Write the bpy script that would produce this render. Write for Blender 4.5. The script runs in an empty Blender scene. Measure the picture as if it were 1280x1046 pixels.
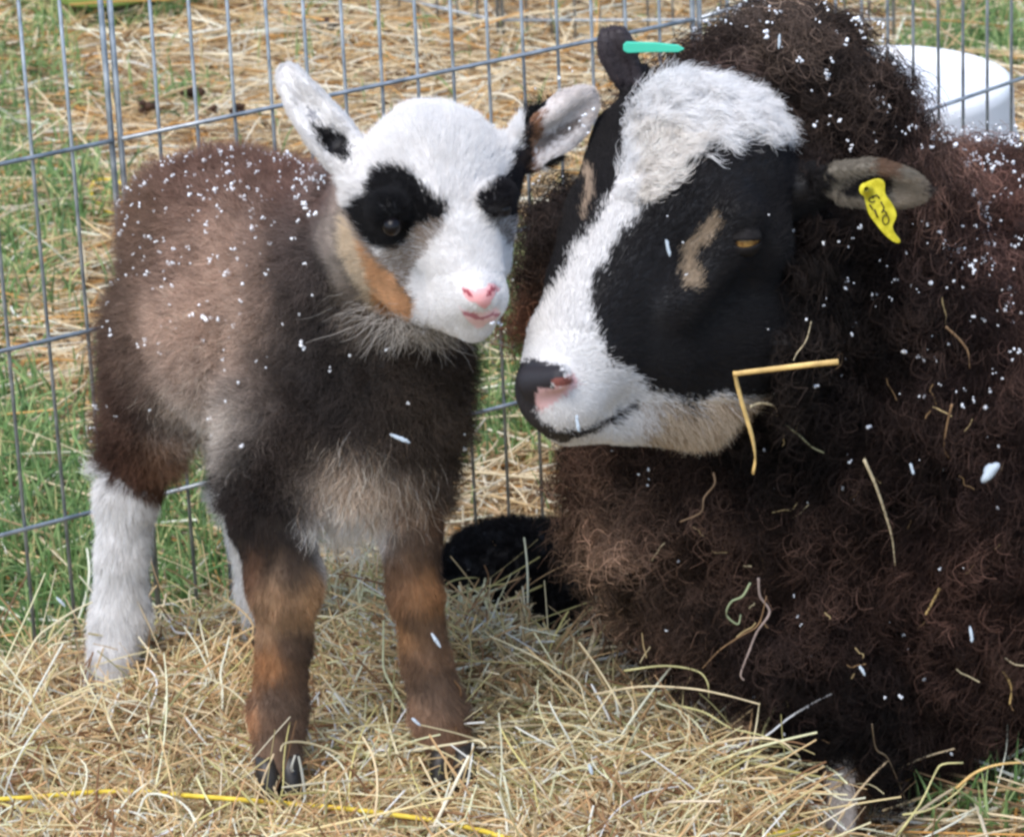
import bpy, math, random
import numpy as np
from mathutils import Vector, Matrix

# ------------------------------------------------------------------ camera
SC = bpy.context.scene
COL = SC.collection
F = 5000.0                       # focal length in photograph pixels (1280 wide)
PITCH, ROLL = math.radians(21), math.radians(2.6)
CP = np.array([0, -2.9*math.cos(PITCH), .34+2.9*math.sin(PITCH)])
FW = np.array([0, math.cos(PITCH), -math.sin(PITCH)])
_r0 = np.array([1., 0, 0]); _u0 = np.cross(_r0, FW)
_c, _s = math.cos(ROLL), math.sin(ROLL)
RT = _r0*_c - _u0*_s
UP = _u0*_c + _r0*_s
cd = bpy.data.cameras.new('camera'); cam = bpy.data.objects.new('camera', cd); COL.objects.link(cam)
cd.sensor_width = 36; cd.lens = 36*F/1280; cd.clip_start = .05; cd.clip_end = 500
cam.matrix_world = Matrix([[RT[i], UP[i], -FW[i], CP[i]] for i in range(3)] + [[0, 0, 0, 1]])
SC.camera = cam
cd.dof.use_dof = True; cd.dof.focus_distance = 2.86; cd.dof.aperture_fstop = 26

# ------------------------------------------------------------------ light
SUN_EL, SUN_AZ = math.radians(58), math.radians(215)
w = bpy.data.worlds.new('World'); SC.world = w; w.use_nodes = True
nt = w.node_tree
sky = nt.nodes.new('ShaderNodeTexSky'); sky.sky_type = 'NISHITA'; sky.sun_disc = False
sky.sun_elevation = SUN_EL; sky.sun_rotation = SUN_AZ
sky.air_density = 1.0; sky.dust_density = 1.5; sky.ozone_density = 1.0
nt.links.new(sky.outputs[0], nt.nodes['Background'].inputs[0])
nt.nodes['Background'].inputs[1].default_value = .15
sd = bpy.data.lights.new('sun', 'SUN'); sun = bpy.data.objects.new('sun', sd); COL.objects.link(sun)
sd.energy = 1.45; sd.angle = math.radians(40); sd.color = (1, .955, .90)
# nishita: rotation 0 = +Y, growing clockwise seen from above
sdir = Vector((math.sin(SUN_AZ)*math.cos(SUN_EL), math.cos(SUN_AZ)*math.cos(SUN_EL), math.sin(SUN_EL)))
sun.rotation_euler = (-sdir).to_track_quat('-Z', 'Y').to_euler()
sun.location = (0, 0, 4)
SC.view_settings.view_transform = 'Standard'; SC.view_settings.look = 'None'
SC.view_settings.gamma = 1; SC.view_settings.exposure = .98
SC.render.engine = 'CYCLES'
try:
    SC.cycles.pixel_filter_type = 'BLACKMAN_HARRIS'; SC.cycles.filter_width = 2.8
    SC.cycles_curves.shape = 'RIBBONS'; SC.cycles_curves.subdivisions = 1
except Exception as e: print('curves', e)
SC.cycles.max_bounces = 6; SC.cycles.diffuse_bounces = 4; SC.cycles.transparent_max_bounces = 4

# ------------------------------------------------------------------ helpers
rng = np.random.default_rng(7)
def ray(px, py):
    d = FW + RT*((px-640)/F) + UP*((523-py)/F); return d/np.linalg.norm(d)
def at(px, py, Y):
    """world point seen at photograph pixel px,py at depth Y (m)"""
    d = ray(px, py); return CP + d*((Y-CP[1])/d[1])
def atz(px, py, Z):
    d = ray(px, py); return CP + d*((Z-CP[2])/d[2])
def proj(P):
    v = np.asarray(P)-CP; z = v@FW
    return 640+F*(v@RT)/z, 523-F*(v@UP)/z
def mpp(p): return float((np.asarray(p)-CP)@FW)/F
def srgb(r, g, b, m=1.0):
    a = np.array([r, g, b])/255.; a = np.where(a <= .04045, a/12.92, ((a+.055)/1.055)**2.4)
    return np.clip(a*m, 0, .9)
def nrm(a): return a/np.maximum(np.linalg.norm(a, axis=-1, keepdims=True), 1e-9)

def _hash(i, j, k, s):
    n = (i.astype(np.int64)*73856093) ^ (j.astype(np.int64)*19349663) ^ (k.astype(np.int64)*83492791) ^ (s*2654435761)
    n = (n ^ (n >> 13)) * 1274126177 & 0x7fffffff
    n = (n ^ (n >> 15)) * 668265263 & 0x7fffffff
    n = n ^ (n >> 11)
    return (n & 0xfffff)/1048576.
def vnoise(P, s=0):
    """value noise -1..1 at unit frequency"""
    I = np.floor(P).astype(np.int64); f = P-I; f = f*f*(3-2*f); r = 0
    for a in (0, 1):
        for b in (0, 1):
            for c in (0, 1):
                wt = (f[..., 0] if a else 1-f[..., 0])*(f[..., 1] if b else 1-f[..., 1])*(f[..., 2] if c else 1-f[..., 2])
                r = r + wt*_hash(I[..., 0]+a, I[..., 1]+b, I[..., 2]+c, s)
    return r*2-1
def vnoise3(P, s=0): return np.stack([vnoise(P, s*3+i+1) for i in range(3)], -1)
def fbm(P, s=0): return vnoise(P, s)*.6+vnoise(P*2.1, s+5)*.3+vnoise(P*4.3, s+9)*.15
def worley(P, s=0):
    """nearest jittered lattice point and a per-cell random"""
    I = np.floor(P).astype(np.int64); bd = np.full(P.shape[0], 1e9); bp = np.zeros_like(P); br = np.zeros(P.shape[0])
    for a in (-1, 0, 1):
        for b in (-1, 0, 1):
            for c in (-1, 0, 1):
                i, j, k = I[:, 0]+a, I[:, 1]+b, I[:, 2]+c
                q = np.stack([i+_hash(i, j, k, s+1), j+_hash(i, j, k, s+2), k+_hash(i, j, k, s+3)], -1)
                d = ((q-P)**2).sum(1); m = d < bd
                bd[m] = d[m]; bp[m] = q[m]; br[m] = _hash(i, j, k, s+4)[m]
    return bp, br

def tag(o, label=None, cat=None, group=None, kind=None):
    for k, v in (('label', label), ('category', cat), ('group', group), ('kind', kind)):
        if v: o[k] = v
    return o
def empty(name, loc):
    o = bpy.data.objects.new(name, None); COL.objects.link(o); o.location = loc; o.empty_display_size = .05; return o
def link(o, parent=None):
    COL.objects.link(o)
    if parent:
        o.parent = parent
        o.matrix_parent_inverse = Matrix.Translation(-Vector(parent.location)) if parent.parent is None else Matrix.Identity(4)
    return o
def mesh_obj(name, V, Fc, mat, parent=None, smooth=True):
    """Fc: (n,3) or (n,4) array or list of tuples"""
    me = bpy.data.meshes.new(name)
    if isinstance(Fc, np.ndarray):
        n, k = Fc.shape
        me.vertices.add(len(V)); me.vertices.foreach_set('co', np.ascontiguousarray(V, np.float32).ravel())
        me.loops.add(n*k); me.loops.foreach_set('vertex_index', np.ascontiguousarray(Fc, np.int32).ravel())
        me.polygons.add(n); me.polygons.foreach_set('loop_start', np.arange(0, n*k, k, dtype=np.int32))
        me.polygons.foreach_set('loop_total', np.full(n, k, np.int32))
    else:
        me.from_pydata([tuple(v) for v in V], [], [tuple(f) for f in Fc])
    me.update(calc_edges=True); me.validate()
    me.polygons.foreach_set('use_smooth', [smooth]*len(me.polygons))
    o = bpy.data.objects.new(name, me); link(o, parent)
    if mat: me.materials.append(mat)
    return o
def curves_obj(name, P, rad, col, mat, parent=None):
    """P: (n,k,3)  rad: (n,k)  col: (n,3)"""
    n, k, _ = P.shape
    cu = bpy.data.hair_curves.new(name)
    cu.add_curves([k]*n)
    cu.position_data.foreach_set('vector', np.ascontiguousarray(P, np.float32).ravel())
    ra = cu.attributes.get('radius') or cu.attributes.new('radius', 'FLOAT', 'POINT')
    ra.data.foreach_set('value', np.ascontiguousarray(rad, np.float32).ravel())
    ca = cu.attributes.new('tint', 'FLOAT_COLOR', 'CURVE')
    ca.data.foreach_set('color', np.concatenate([col, np.ones((n, 1))], 1).astype(np.float32).ravel())
    cu.materials.append(mat)
    o = bpy.data.objects.new(name, cu); return link(o, parent)

# ------------------------------------------------------------------ materials
def principled(name, base, rough=.6, spec=.3, **kw):
    m = bpy.data.materials.new(name); m.use_nodes = True
    b = m.node_tree.nodes['Principled BSDF']
    b.inputs['Base Color'].default_value = (*base, 1); b.inputs['Roughness'].default_value = rough
    b.inputs['Specular IOR Level'].default_value = spec
    for k, v in kw.items(): b.inputs[k].default_value = v
    return m
def noisy(m, c1, c2, scale=20, detail=6, bump=0, lo=.35, hi=.65):
    t = m.node_tree; b = t.nodes['Principled BSDF']
    tc = t.nodes.new('ShaderNodeTexCoord'); n = t.nodes.new('ShaderNodeTexNoise'); r = t.nodes.new('ShaderNodeValToRGB')
    n.inputs['Scale'].default_value = scale; n.inputs['Detail'].default_value = detail
    r.color_ramp.elements[0].position = lo; r.color_ramp.elements[1].position = hi
    r.color_ramp.elements[0].color = (*c1, 1); r.color_ramp.elements[1].color = (*c2, 1)
    t.links.new(tc.outputs['Object'], n.inputs['Vector']); t.links.new(n.outputs['Fac'], r.inputs[0]); t.links.new(r.outputs[0], b.inputs['Base Color'])
    if bump:
        u = t.nodes.new('ShaderNodeBump'); u.inputs['Strength'].default_value = bump; u.inputs['Distance'].default_value = .005
        t.links.new(n.outputs['Fac'], u.inputs['Height']); t.links.new(u.outputs[0], b.inputs['Normal'])
    return m
def strand_mat(name, rough=.55, spec=.25, transl=.0):
    m = bpy.data.materials.new(name); m.use_nodes = True; t = m.node_tree
    b = t.nodes['Principled BSDF']; a = t.nodes.new('ShaderNodeAttribute'); a.attribute_name = 'tint'
    t.links.new(a.outputs['Color'], b.inputs['Base Color'])
    b.inputs['Roughness'].default_value = rough; b.inputs['Specular IOR Level'].default_value = spec
    if transl:
        tr = t.nodes.new('ShaderNodeBsdfTranslucent'); mx = t.nodes.new('ShaderNodeMixShader'); mx.inputs[0].default_value = transl
        t.links.new(a.outputs['Color'], tr.inputs[0]); t.links.new(b.outputs[0], mx.inputs[1]); t.links.new(tr.outputs[0], mx.inputs[2])
        t.links.new(mx.outputs[0], t.nodes['Material Output'].inputs[0])
    return m
def skin_mat(name, rough=.6, spec=.3, sss=.0):
    m = strand_mat(name, rough, spec); b = m.node_tree.nodes['Principled BSDF']
    if sss: b.inputs['Subsurface Weight'].default_value = sss; b.inputs['Subsurface Scale'].default_value = .004
    return m
M_FUR = strand_mat('soft_fur', .6, .25, .25)
M_FACE = strand_mat('short_matt_hair', .7, .25, .1)
M_WOOL = strand_mat('fleece_wool', .7, .15, .15)
M_STRAW = strand_mat('straw_strand', .65, .2, .15)
M_HAY = strand_mat('matt_hay_strand', .8, .12, .2)
M_GRASS = strand_mat('grass_blade', .5, .35, .3)
M_SKIN = skin_mat('animal_skin', .55, .3)
_t = M_SKIN.node_tree; _v = _t.nodes.new('ShaderNodeTexVoronoi'); _v.inputs['Scale'].default_value = 900; _b = _t.nodes.new('ShaderNodeBump'); _b.inputs['Strength'].default_value = .35; _b.inputs['Distance'].default_value = .0006
_c2 = _t.nodes.new('ShaderNodeTexCoord'); _t.links.new(_c2.outputs['Object'], _v.inputs['Vector']); _t.links.new(_v.outputs['Distance'], _b.inputs['Height']); _t.links.new(_b.outputs[0], _t.nodes['Principled BSDF'].inputs['Normal'])
M_SNOW = principled('snow', (.86, .88, .92), .5, .3)
M_SNOW.node_tree.nodes['Principled BSDF'].inputs['Subsurface Weight'].default_value = .0
M_WIRE = noisy(principled('galvanised_wire', (.3, .33, .35), .42, .5, Metallic=.55), (.22, .25, .27), (.46, .49, .51), 60, 4)
M_HOOF = noisy(principled('hoof_horn', (.02, .018, .016), .45, .4), (.012, .011, .010), (.04, .035, .03), 80, 4)

# ------------------------------------------------------------------ implicit surfaces
class Field:
    def __init__(s, xs, ys, zs):
        s.ax = [np.asarray(a, np.float32) for a in (xs, ys, zs)]
        s.D = np.full([len(a) for a in s.ax], .5, np.float32)
    def _win(s, lo, hi, m):
        sl = []
        for a, l, h in zip(s.ax, lo, hi):
            i0 = max(int(np.searchsorted(a, l-m))-1, 0); i1 = min(int(np.searchsorted(a, h+m))+1, len(a)); sl.append(slice(i0, max(i1, i0)))
        return tuple(sl)
    def _grid(s, sl):
        X, Y, Z = [a[q] for a, q in zip(s.ax, sl)]
        return np.stack(np.meshgrid(X, Y, Z, indexing='ij'), -1)
    def _mix(s, sl, d, k, sub):
        D = s.D[sl]
        if sub:
            h = np.clip(.5-.5*(D+d)/k, 0, 1); s.D[sl] = D*(1-h)+(-d)*h + k*h*(1-h)
        else:
            h = np.clip(.5+.5*(D-d)/k, 0, 1); s.D[sl] = D*(1-h)+d*h - k*h*(1-h)
    def cone(s, a, ra, b, rb, k=.01, sub=False):
        a, b = np.asarray(a, np.float32), np.asarray(b, np.float32); R = max(ra, rb)
        sl = s._win(np.minimum(a, b)-R, np.maximum(a, b)+R, k+.02)
        G = s._grid(sl)
        if G.size == 0: return
        ba = b-a; L = max(float(ba@ba), 1e-12); t = np.clip(((G-a)@ba)/L, 0, 1)
        d = np.linalg.norm(G-a-t[..., None]*ba, axis=-1)-(ra+(rb-ra)*t)
        s._mix(sl, d, k, sub)
    def ball(s, c, r, k=.01, sub=False): s.cone(c, r, np.asarray(c)+1e-5, r, k, sub)
    def ell(s, c, ax, rr, k=.01, sub=False):
        """ellipsoid: ax = 3x3 rows of unit axes, rr radii"""
        c = np.asarray(c, np.float32); rr = np.asarray(rr, np.float32); R = rr.max()
        sl = s._win(c-R, c+R, k+.02); G = s._grid(sl)
        if G.size == 0: return
        q = (G-c)@np.asarray(ax, np.float32).T
        k0 = np.linalg.norm(q/rr, axis=-1); k1 = np.linalg.norm(q/rr**2, axis=-1)
        s._mix(sl, k0*(k0-1)/np.maximum(k1, 1e-6), k, sub)
    def surface(s):
        D = s.D; S = D < 0; nx, ny, nz = D.shape
        cs = [S[i:nx-1+i, j:ny-1+j, k:nz-1+k] for i in (0, 1) for j in (0, 1) for k in (0, 1)]
        cnt = sum(c.astype(np.int8) for c in cs); act = (cnt > 0) & (cnt < 8)
        idx = np.argwhere(act); vid = np.full(act.shape, -1, np.int64); vid[act] = np.arange(len(idx))
        acc = np.zeros((len(idx), 3)); num = np.zeros(len(idx))
        cor = [(i, j, k) for i in (0, 1) for j in (0, 1) for k in (0, 1)]
        for p in cor:
            for a in range(3):
                if p[a]: continue
                q = list(p); q[a] = 1
                v0 = D[idx[:, 0]+p[0], idx[:, 1]+p[1], idx[:, 2]+p[2]]; v1 = D[idx[:, 0]+q[0], idx[:, 1]+q[1], idx[:, 2]+q[2]]
                m = (v0 < 0) != (v1 < 0); t = np.where(m, v0/np.where(v0 == v1, 1, v0-v1), 0)
                pos = np.array(p)[None, :]+np.zeros((len(idx), 3)); pos[:, a] += t
                acc[m] += pos[m]; num[m] += 1
        loc = idx+acc/num[:, None]
        V = np.stack([np.interp(loc[:, a], np.arange(len(s.ax[a])), s.ax[a]) for a in range(3)], -1)
        quads = []
        for a in range(3):
            b, c = (a+1) % 3, (a+2) % 3
            S0 = S[tuple(slice(0, -1) if q == a else slice(None) for q in range(3))]
            S1 = S[tuple(slice(1, None) if q == a else slice(None) for q in range(3))]
            e = np.argwhere(S0 != S1)
            e = e[(e[:, b] > 0) & (e[:, c] > 0) & (e[:, b] < D.shape[b]-1) & (e[:, c] < D.shape[c]-1)]
            ins = S0[e[:, 0], e[:, 1], e[:, 2]]
            def cell(db, dc):
                g = e.copy(); g[:, b] -= db; g[:, c] -= dc; return vid[g[:, 0], g[:, 1], g[:, 2]]
            q = np.stack([cell(1, 1), cell(0, 1), cell(0, 0), cell(1, 0)], -1)
            q[~ins] = q[~ins][:, ::-1]; quads.append(q)
        return V, np.concatenate(quads)
def smooth_mesh(V, Q, it=2, f=.5):
    E = np.concatenate([Q[:, [0, 1]], Q[:, [1, 2]], Q[:, [2, 3]], Q[:, [3, 0]]])
    for _ in range(it):
        A = np.zeros_like(V); n = np.zeros(len(V))
        for i, j in ((0, 1), (1, 0)):
            for a in range(3): A[:, a] += np.bincount(E[:, i], V[E[:, j], a], len(V))
            n += np.bincount(E[:, i], minlength=len(V))
        V = V*(1-f)+f*A/np.maximum(n, 1)[:, None]
    return V
class Skin:
    """triangulated skin with normals, for planting hair"""
    def __init__(s, V, Q):
        s.V = V; s.T = np.concatenate([Q[:, [0, 1, 2]], Q[:, [0, 2, 3]]]) if Q.shape[1] == 4 else Q
        a, b, c = (V[s.T[:, i]] for i in range(3)); fn = np.cross(b-a, c-a); s.area = np.linalg.norm(fn, axis=1)/2
        N = np.zeros_like(V)
        for i in range(3):
            for k in range(3): N[:, k] += np.bincount(s.T[:, i], fn[:, k], len(V))
        s.N = nrm(N); s.C = (a+b+c)/3; s.FN = nrm(fn)
    def sample(s, n, weight=None):
        w = s.area.copy(); vd = nrm(CP-s.C); f = (s.FN*vd).sum(1)
        w *= np.where(f > -.25, 1, .22)
        if weight is not None: w = w*weight(s.C)
        cw = np.cumsum(w); t = np.searchsorted(cw, rng.random(n)*cw[-1]); t = np.minimum(t, len(w)-1)
        u, v = rng.random(n), rng.random(n); m = u+v > 1; u[m] = 1-u[m]; v[m] = 1-v[m]
        T = s.T[t]; b0 = (1-u-v)[:, None]; u = u[:, None]; v = v[:, None]
        return s.V[T[:, 0]]*b0+s.V[T[:, 1]]*u+s.V[T[:, 2]]*v, nrm(s.N[T[:, 0]]*b0+s.N[T[:, 1]]*u+s.N[T[:, 2]]*v)
def inside(px, py, poly):
    r = np.zeros(px.shape, bool); n = len(poly)
    for i in range(n):
        x0, y0 = poly[i]; x1, y1 = poly[(i+1) % n]
        if y0 == y1: continue
        c = ((y0 > py) != (y1 > py)) & (px < (x1-x0)*(py-y0)/(y1-y0)+x0); r ^= c
    return r
def blend(px, py, seeds):
    """smooth mix of (x, y, radius, colour) seeds laid over the coat"""
    acc = 0; tot = 1e-9
    for x, y, r, c in seeds:
        wt = np.exp(-((px-x)**2+(py-y)**2)/(r*r))+1e-12/(1+((px-x)**2+(py-y)**2)/(r*r)); acc = acc+wt[:, None]*np.asarray(c)[None]; tot = tot+wt
    return acc/tot[:, None]
def mute(c, f=.25):
    l = (np.asarray(c)@np.array([.3, .55, .15]))[..., None]; return c*(1-f)+l*f
def grow(name, P, N, comb, L, lift, col, mat, parent, rad=.0002, K=5, curl=0., freq=1.5, cell=.01, clump=.5, jit=.25, droop=0., cell_var=.15, root=-.002, seed=0, hair_var=.18, taper=.25):
    """hair planted at P along normals N, laid along comb; arguments may be arrays per hair"""
    n = len(P); A = lambda v: np.broadcast_to(np.asarray(v, float), (n,))
    L, lift, curl, clump, jit, rad = A(L), A(lift), A(curl), A(clump), A(jit), A(rad)
    tan = comb-(comb*N).sum(1, keepdims=True)*N; tan = nrm(tan)
    d = nrm(tan*(1-lift)[:, None]+N*lift[:, None]+rng.normal(size=(n, 3))*jit[:, None]*.6+vnoise3(P/(cell*2.2), seed+11)*jit[:, None]*1.1)
    wp, wr = worley(P/cell, seed); cpt = wp*cell-P; cpt -= (cpt*N).sum(1, keepdims=True)*N
    ph = wr*6.283+rng.normal(size=n)*.35
    b1 = nrm(np.cross(d, N+1e-3)); b2 = np.cross(d, b1)
    L = L*rng.uniform(.7, 1.12, n)*(1+.25*(wr-.5)*2*clump)
    out = np.zeros((n, K, 3))
    for i in range(K):
        t = i/(K-1)
        p = P+N*(root*(1-t))[..., None] if False else P+N*root*(1-t)
        p = p+d*(L*t)[:, None]+cpt*(clump*min(1, t*1.15))[:, None]
        a = 6.283*freq*t*(.8+.5*wr)+ph
        p = p+(b1*(np.cos(a)-np.cos(ph))[:, None]+b2*(np.sin(a)-np.sin(ph))[:, None])*(curl*min(1, t*1.6))[:, None]
        p[:, 2] -= droop*L*t*t
        out[:, i] = p
    tt = np.linspace(0, 1, K)
    R = rad[:, None]*(1-(1-taper)*tt[None]**1.5)*rng.uniform(.7, 1.2, (n, 1))
    c = col*(1+cell_var*(wr*2-1))[:, None]*(1+hair_var*rng.normal(size=n))[:, None]
    return curves_obj(name, out, R, np.clip(c, .002, .92), mat, parent), out

def tube(pts, r, n=6, flat=1.):
    """tube through points -> V, F"""
    pts = np.asarray(pts, float); m = len(pts); r = np.broadcast_to(np.asarray(r, float), (m,))
    T = np.gradient(pts, axis=0); T = nrm(T)
    up = np.array([0, 0, 1.]) if abs(T[0][2]) < .9 else np.array([1., 0, 0])
    V = []; Fc = []
    for i in range(m):
        a = nrm(np.cross(T[i], up)); b = np.cross(T[i], a)
        for k in range(n):
            th = 2*math.pi*k/n; V.append(pts[i]+r[i]*(a*math.cos(th)*(flat if flat < 1 else 1)+b*math.sin(th)))
    for i in range(m-1):
        for k in range(n): Fc.append((i*n+k, i*n+(k+1) % n, (i+1)*n+(k+1) % n, (i+1)*n+k))
    Fc.append(tuple(range(n))[::-1]); Fc.append(tuple((m-1)*n+k for k in range(n)))
    return V, Fc
def merge(parts):
    V = []; Fc = []
    for v, f in parts:
        o = len(V); V += list(v); Fc += [tuple(i+o for i in q) for q in f]
    return V, Fc
def uvball(c, rr, ax=np.eye(3), nu=16, nv=10):
    V = []; Fc = []
    for j in range(nv+1):
        th = math.pi*j/nv
        for i in range(nu):
            f = 2*math.pi*i/nu; q = np.array([math.sin(th)*math.cos(f), math.sin(th)*math.sin(f), math.cos(th)])*rr
            V.append(np.asarray(c)+q@np.asarray(ax))
    for j in range(nv):
        for i in range(nu): Fc.append((j*nu+i, (j+1)*nu+i, (j+1)*nu+(i+1) % nu, j*nu+(i+1) % nu))
    return V, Fc
def lathe(prof, n=64):
    V = []; Fc = []
    for r, z in prof:
        for k in range(n): V.append((r*math.cos(2*math.pi*k/n), r*math.sin(2*math.pi*k/n), z))
    for i in range(len(prof)-1):
        for k in range(n): Fc.append((i*n+k, i*n+(k+1) % n, (i+1)*n+(k+1) % n, (i+1)*n+k))
    return V, Fc

# ------------------------------------------------------------------ ground
FA = np.array([-.4279, .2804]); FB = np.array([-.1228, .4599]); FD = (FB-FA)/np.linalg.norm(FB-FA); FN2 = np.array([-FD[1], FD[0]])
def sst(x, a, b):
    t = np.clip((x-a)/(b-a), 0, 1); return t*t*(3-2*t)
def hay_h(x, y):
    x, y = np.asarray(x, float), np.asarray(y, float)
    df = -((x-FA[0])*FN2[0]+(y-FA[1])*FN2[1])          # metres in front of the fence line
    yb = np.interp(x, [-.12, -.05, .0, .04, .09, .14, .22], [.70, .40, .27, .19, .13, .07, -.02])
    h = .058*sst(df, .0, .12)*(1-sst(y, yb-.07, yb+.04))*sst(y, -.62, -.3)*(1-sst(x, .14, .24))
    h = h+.052*np.exp(-((x+.05)/.085)**2-((y-.14)/.10)**2)+.03*np.exp(-((x-.10)/.09)**2-((y-.0)/.12)**2)
    P = np.stack([x, y, x*0], -1)
    for hx_, hy_ in ((-.187, -.035), (-.057, -.03), (-.335, .17)): h = h-.020*np.exp(-((x-hx_)/.032)**2-((y-hy_)/.036)**2)
    return h+(.012*vnoise(P/.09, 3)+.006*vnoise(P/.03, 4))*np.clip(h/.05, 0, 1)
def ground_h(x, y):
    P = np.stack([np.asarray(x, float), np.asarray(y, float), np.zeros_like(np.asarray(x, float))], -1)
    return .012*vnoise(P/.35, 21)+.005*vnoise(P/.08, 22)-.004

def grid_sheet(name, xs, ys, hf, mat, kind_tag):
    X, Y = np.meshgrid(xs, ys, indexing='ij'); Z = hf(X, Y)
    V = np.stack([X, Y, Z], -1).reshape(-1, 3); nx, ny = X.shape; I = np.arange(nx*ny).reshape(nx, ny)
    Q = np.stack([I[:-1, :-1], I[1:, :-1], I[1:, 1:], I[:-1, 1:]], -1).reshape(-1, 4)
    return mesh_obj(name, V, Q, mat)
xs = np.concatenate([[-60, -20, -8, -4], np.linspace(-2, 2, 160), [4, 8, 20, 60]]); ys = np.concatenate([[-60, -20, -6], np.linspace(-2, 5, 240), [8, 20, 60]])
M_GROUND = noisy(principled('damp_earth', (.1, .07, .04), .9, .1), srgb(74, 62, 42), srgb(150, 128, 88), 14, 10, .6)
def gh_fade(X, Y): return ground_h(X, Y)*np.clip(1-np.maximum(np.abs(X), np.abs(Y))/12, 0, 1)
tag(grid_sheet('ground', xs, ys, gh_fade, M_GROUND, None), kind='structure')

def grass_amt(x, y):
    P = np.stack([x, y, x*0], -1)
    a = vnoise(P/.30, 31)*.6+vnoise(P/.12, 32)*.45
    a = a+.75*np.exp(-((x+.40)/.30)**2-((y-.62)/.30)**2)       # lush strip behind the fence, low left
    a = a+.5*np.exp(-((x-.0)/.12)**2-((y-1.0)/.35)**2)
    a = a+.35*np.exp(-((x+.62)/.15)**2-((y-2.1)/.4)**2)-.3*np.exp(-((x-.5)/.5)**2-((y-1.9)/.5)**2)-.35*np.exp(-((x+.05)/.3)**2-((y-1.75)/.35)**2)
    return a
def strands(name, x, y, z, L, rad, cols, mat, pitch=.12, bend=.35, K=6, kink=.25, label=None, kind='stuff', base=None):
    n = len(x); yaw = rng.uniform(0, 2*math.pi, n); pt = rng.normal(size=n)*pitch
    P = np.zeros((n, K, 3)); p = np.stack([x, y, z], -1); st = L/(K-1)
    kb = rng.normal(size=n)*bend/K; kk = rng.random(n) < kink; ki = rng.integers(1, K-1, n); ka = rng.normal(size=n)*.9; kz = rng.normal(size=n)*.4
    P[:, 0] = p
    for i in range(1, K):
        d = np.stack([np.cos(yaw)*np.cos(pt), np.sin(yaw)*np.cos(pt), np.sin(pt)], -1); P[:, i] = P[:, i-1]+d*st[:, None]
        yaw = yaw+kb*2; pt = pt-np.abs(kb)*.8; h = kk & (ki == i); yaw[h] += ka[h]; pt[h] += kz[h]
    if base is not None:                                      # never dive under the surface
        for i in range(K):
            g = base(P[:, i, 0], P[:, i, 1]); P[:, i, 2] = np.maximum(P[:, i, 2], g+.0005)
    R = rad[:, None]*(1-.25*np.linspace(0, 1, K)[None]**2)
    o = curves_obj(name, P, R, cols, mat); tag(o, label, None, None, kind); return o
def pick(pal, n, var=.12):
    pal = np.array(pal); wts = pal[:, 3]/pal[:, 3].sum(); i = rng.choice(len(pal), n, p=wts)
    c = np.stack([srgb(*pal[k, :3]) for k in range(len(pal))])[i]; return np.clip(c*(1+var*rng.normal(size=(n, 1))), .01, .85)

# scattered straw outside the pen
def in_view(n, ylo, yhi, pad=.30):
    y = rng.uniform(ylo, yhi+.3, n); hw = (.42+.105*(y+.05))+pad; x = rng.uniform(-1, 1, n)*hw; return x, y
n = 40000
x, y = in_view(n, -.25, 3.2)
keep = rng.random(n) < np.clip(1-.62*grass_amt(x, y), .36, 1); x, y = x[keep], y[keep]; n = len(x)
z = gh_fade(x, y)+rng.random(n)**2*.022+.002
o = strands('straw', x, y, z, rng.uniform(.05, .24, n), rng.uniform(.0005, .0015, n), pick([(222, 204, 168, 5), (208, 180, 134, 4), (238, 228, 204, 3.5), (202, 154, 92, 1.8), (176, 150, 114, 2), (130, 104, 76, 1.2)], n), M_STRAW, .10, .5, 6, .25, 'loose dry straw strewn over the grass behind the wire fence', base=lambda a, b: gh_fade(a, b))
n = 35000
x, y = in_view(n, .1, 3.2)
keep = rng.random(n) < np.clip(1-.6*grass_amt(x, y), .3, 1); x, y = x[keep], y[keep]; n = len(x)
z = gh_fade(x, y)+rng.random(n)**2*.012+.001
o = strands('straw_litter', x, y, z, rng.uniform(.015, .06, n), rng.uniform(.0006, .0017, n), pick([(214, 194, 158, 5), (190, 158, 116, 4), (228, 212, 178, 3), (160, 120, 72, 3), (120, 92, 62, 3), (80, 62, 44, 2)], n), M_STRAW, .2, .4, 4, .1, 'short broken straw litter lying between the grass tufts', base=lambda a, b: gh_fade(a, b))
# grass
n = 125000
x, y = in_view(n, .05, 3.2)
g = grass_amt(x, y); keep = rng.random(n) < np.clip((g-.02)*1.8, .015, 1); x, y = x[keep], y[keep]
df = -((x-FA[0])*FN2[0]+(y-FA[1])*FN2[1]); keep = (df < .03) | (x > .25); x, y = x[keep], y[keep]; n = len(x)
# right foreground corner tuft by the ewe
x2 = rng.uniform(.29, .45, 260); y2 = rng.uniform(-.05, .12, 260); x = np.r_[x, x2]; y = np.r_[y, y2]; n = len(x)
K = 5; z = gh_fade(x, y); yaw = rng.uniform(0, 6.283, n); lean = np.abs(rng.normal(size=n))*.5; H = rng.uniform(.02, .062, n)*(.75+.5*rng.random(n))
P = np.zeros((n, K, 3))
for i in range(K):
    t = i/(K-1); a = lean*t*1.6
    P[:, i, 0] = x+np.cos(yaw)*np.sin(a)*H*t; P[:, i, 1] = y+np.sin(yaw)*np.sin(a)*H*t; P[:, i, 2] = z+np.cos(a)*H*t
R = rng.uniform(.0008, .0017, n)[:, None]*np.array([1, 1, .85, .6, .12])[None]
gcol = np.clip(1.1*pick([(116, 142, 86, 5), (98, 130, 76, 5), (144, 164, 108, 3), (80, 104, 66, 3), (170, 180, 120, 1.2), (196, 184, 132, 1.0)], n)*1.15, 0, .8)
tag(curves_obj('grass', P, R, gcol, M_GRASS), 'green grass growing in patches behind the wire fence', None, None, 'stuff')
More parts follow.
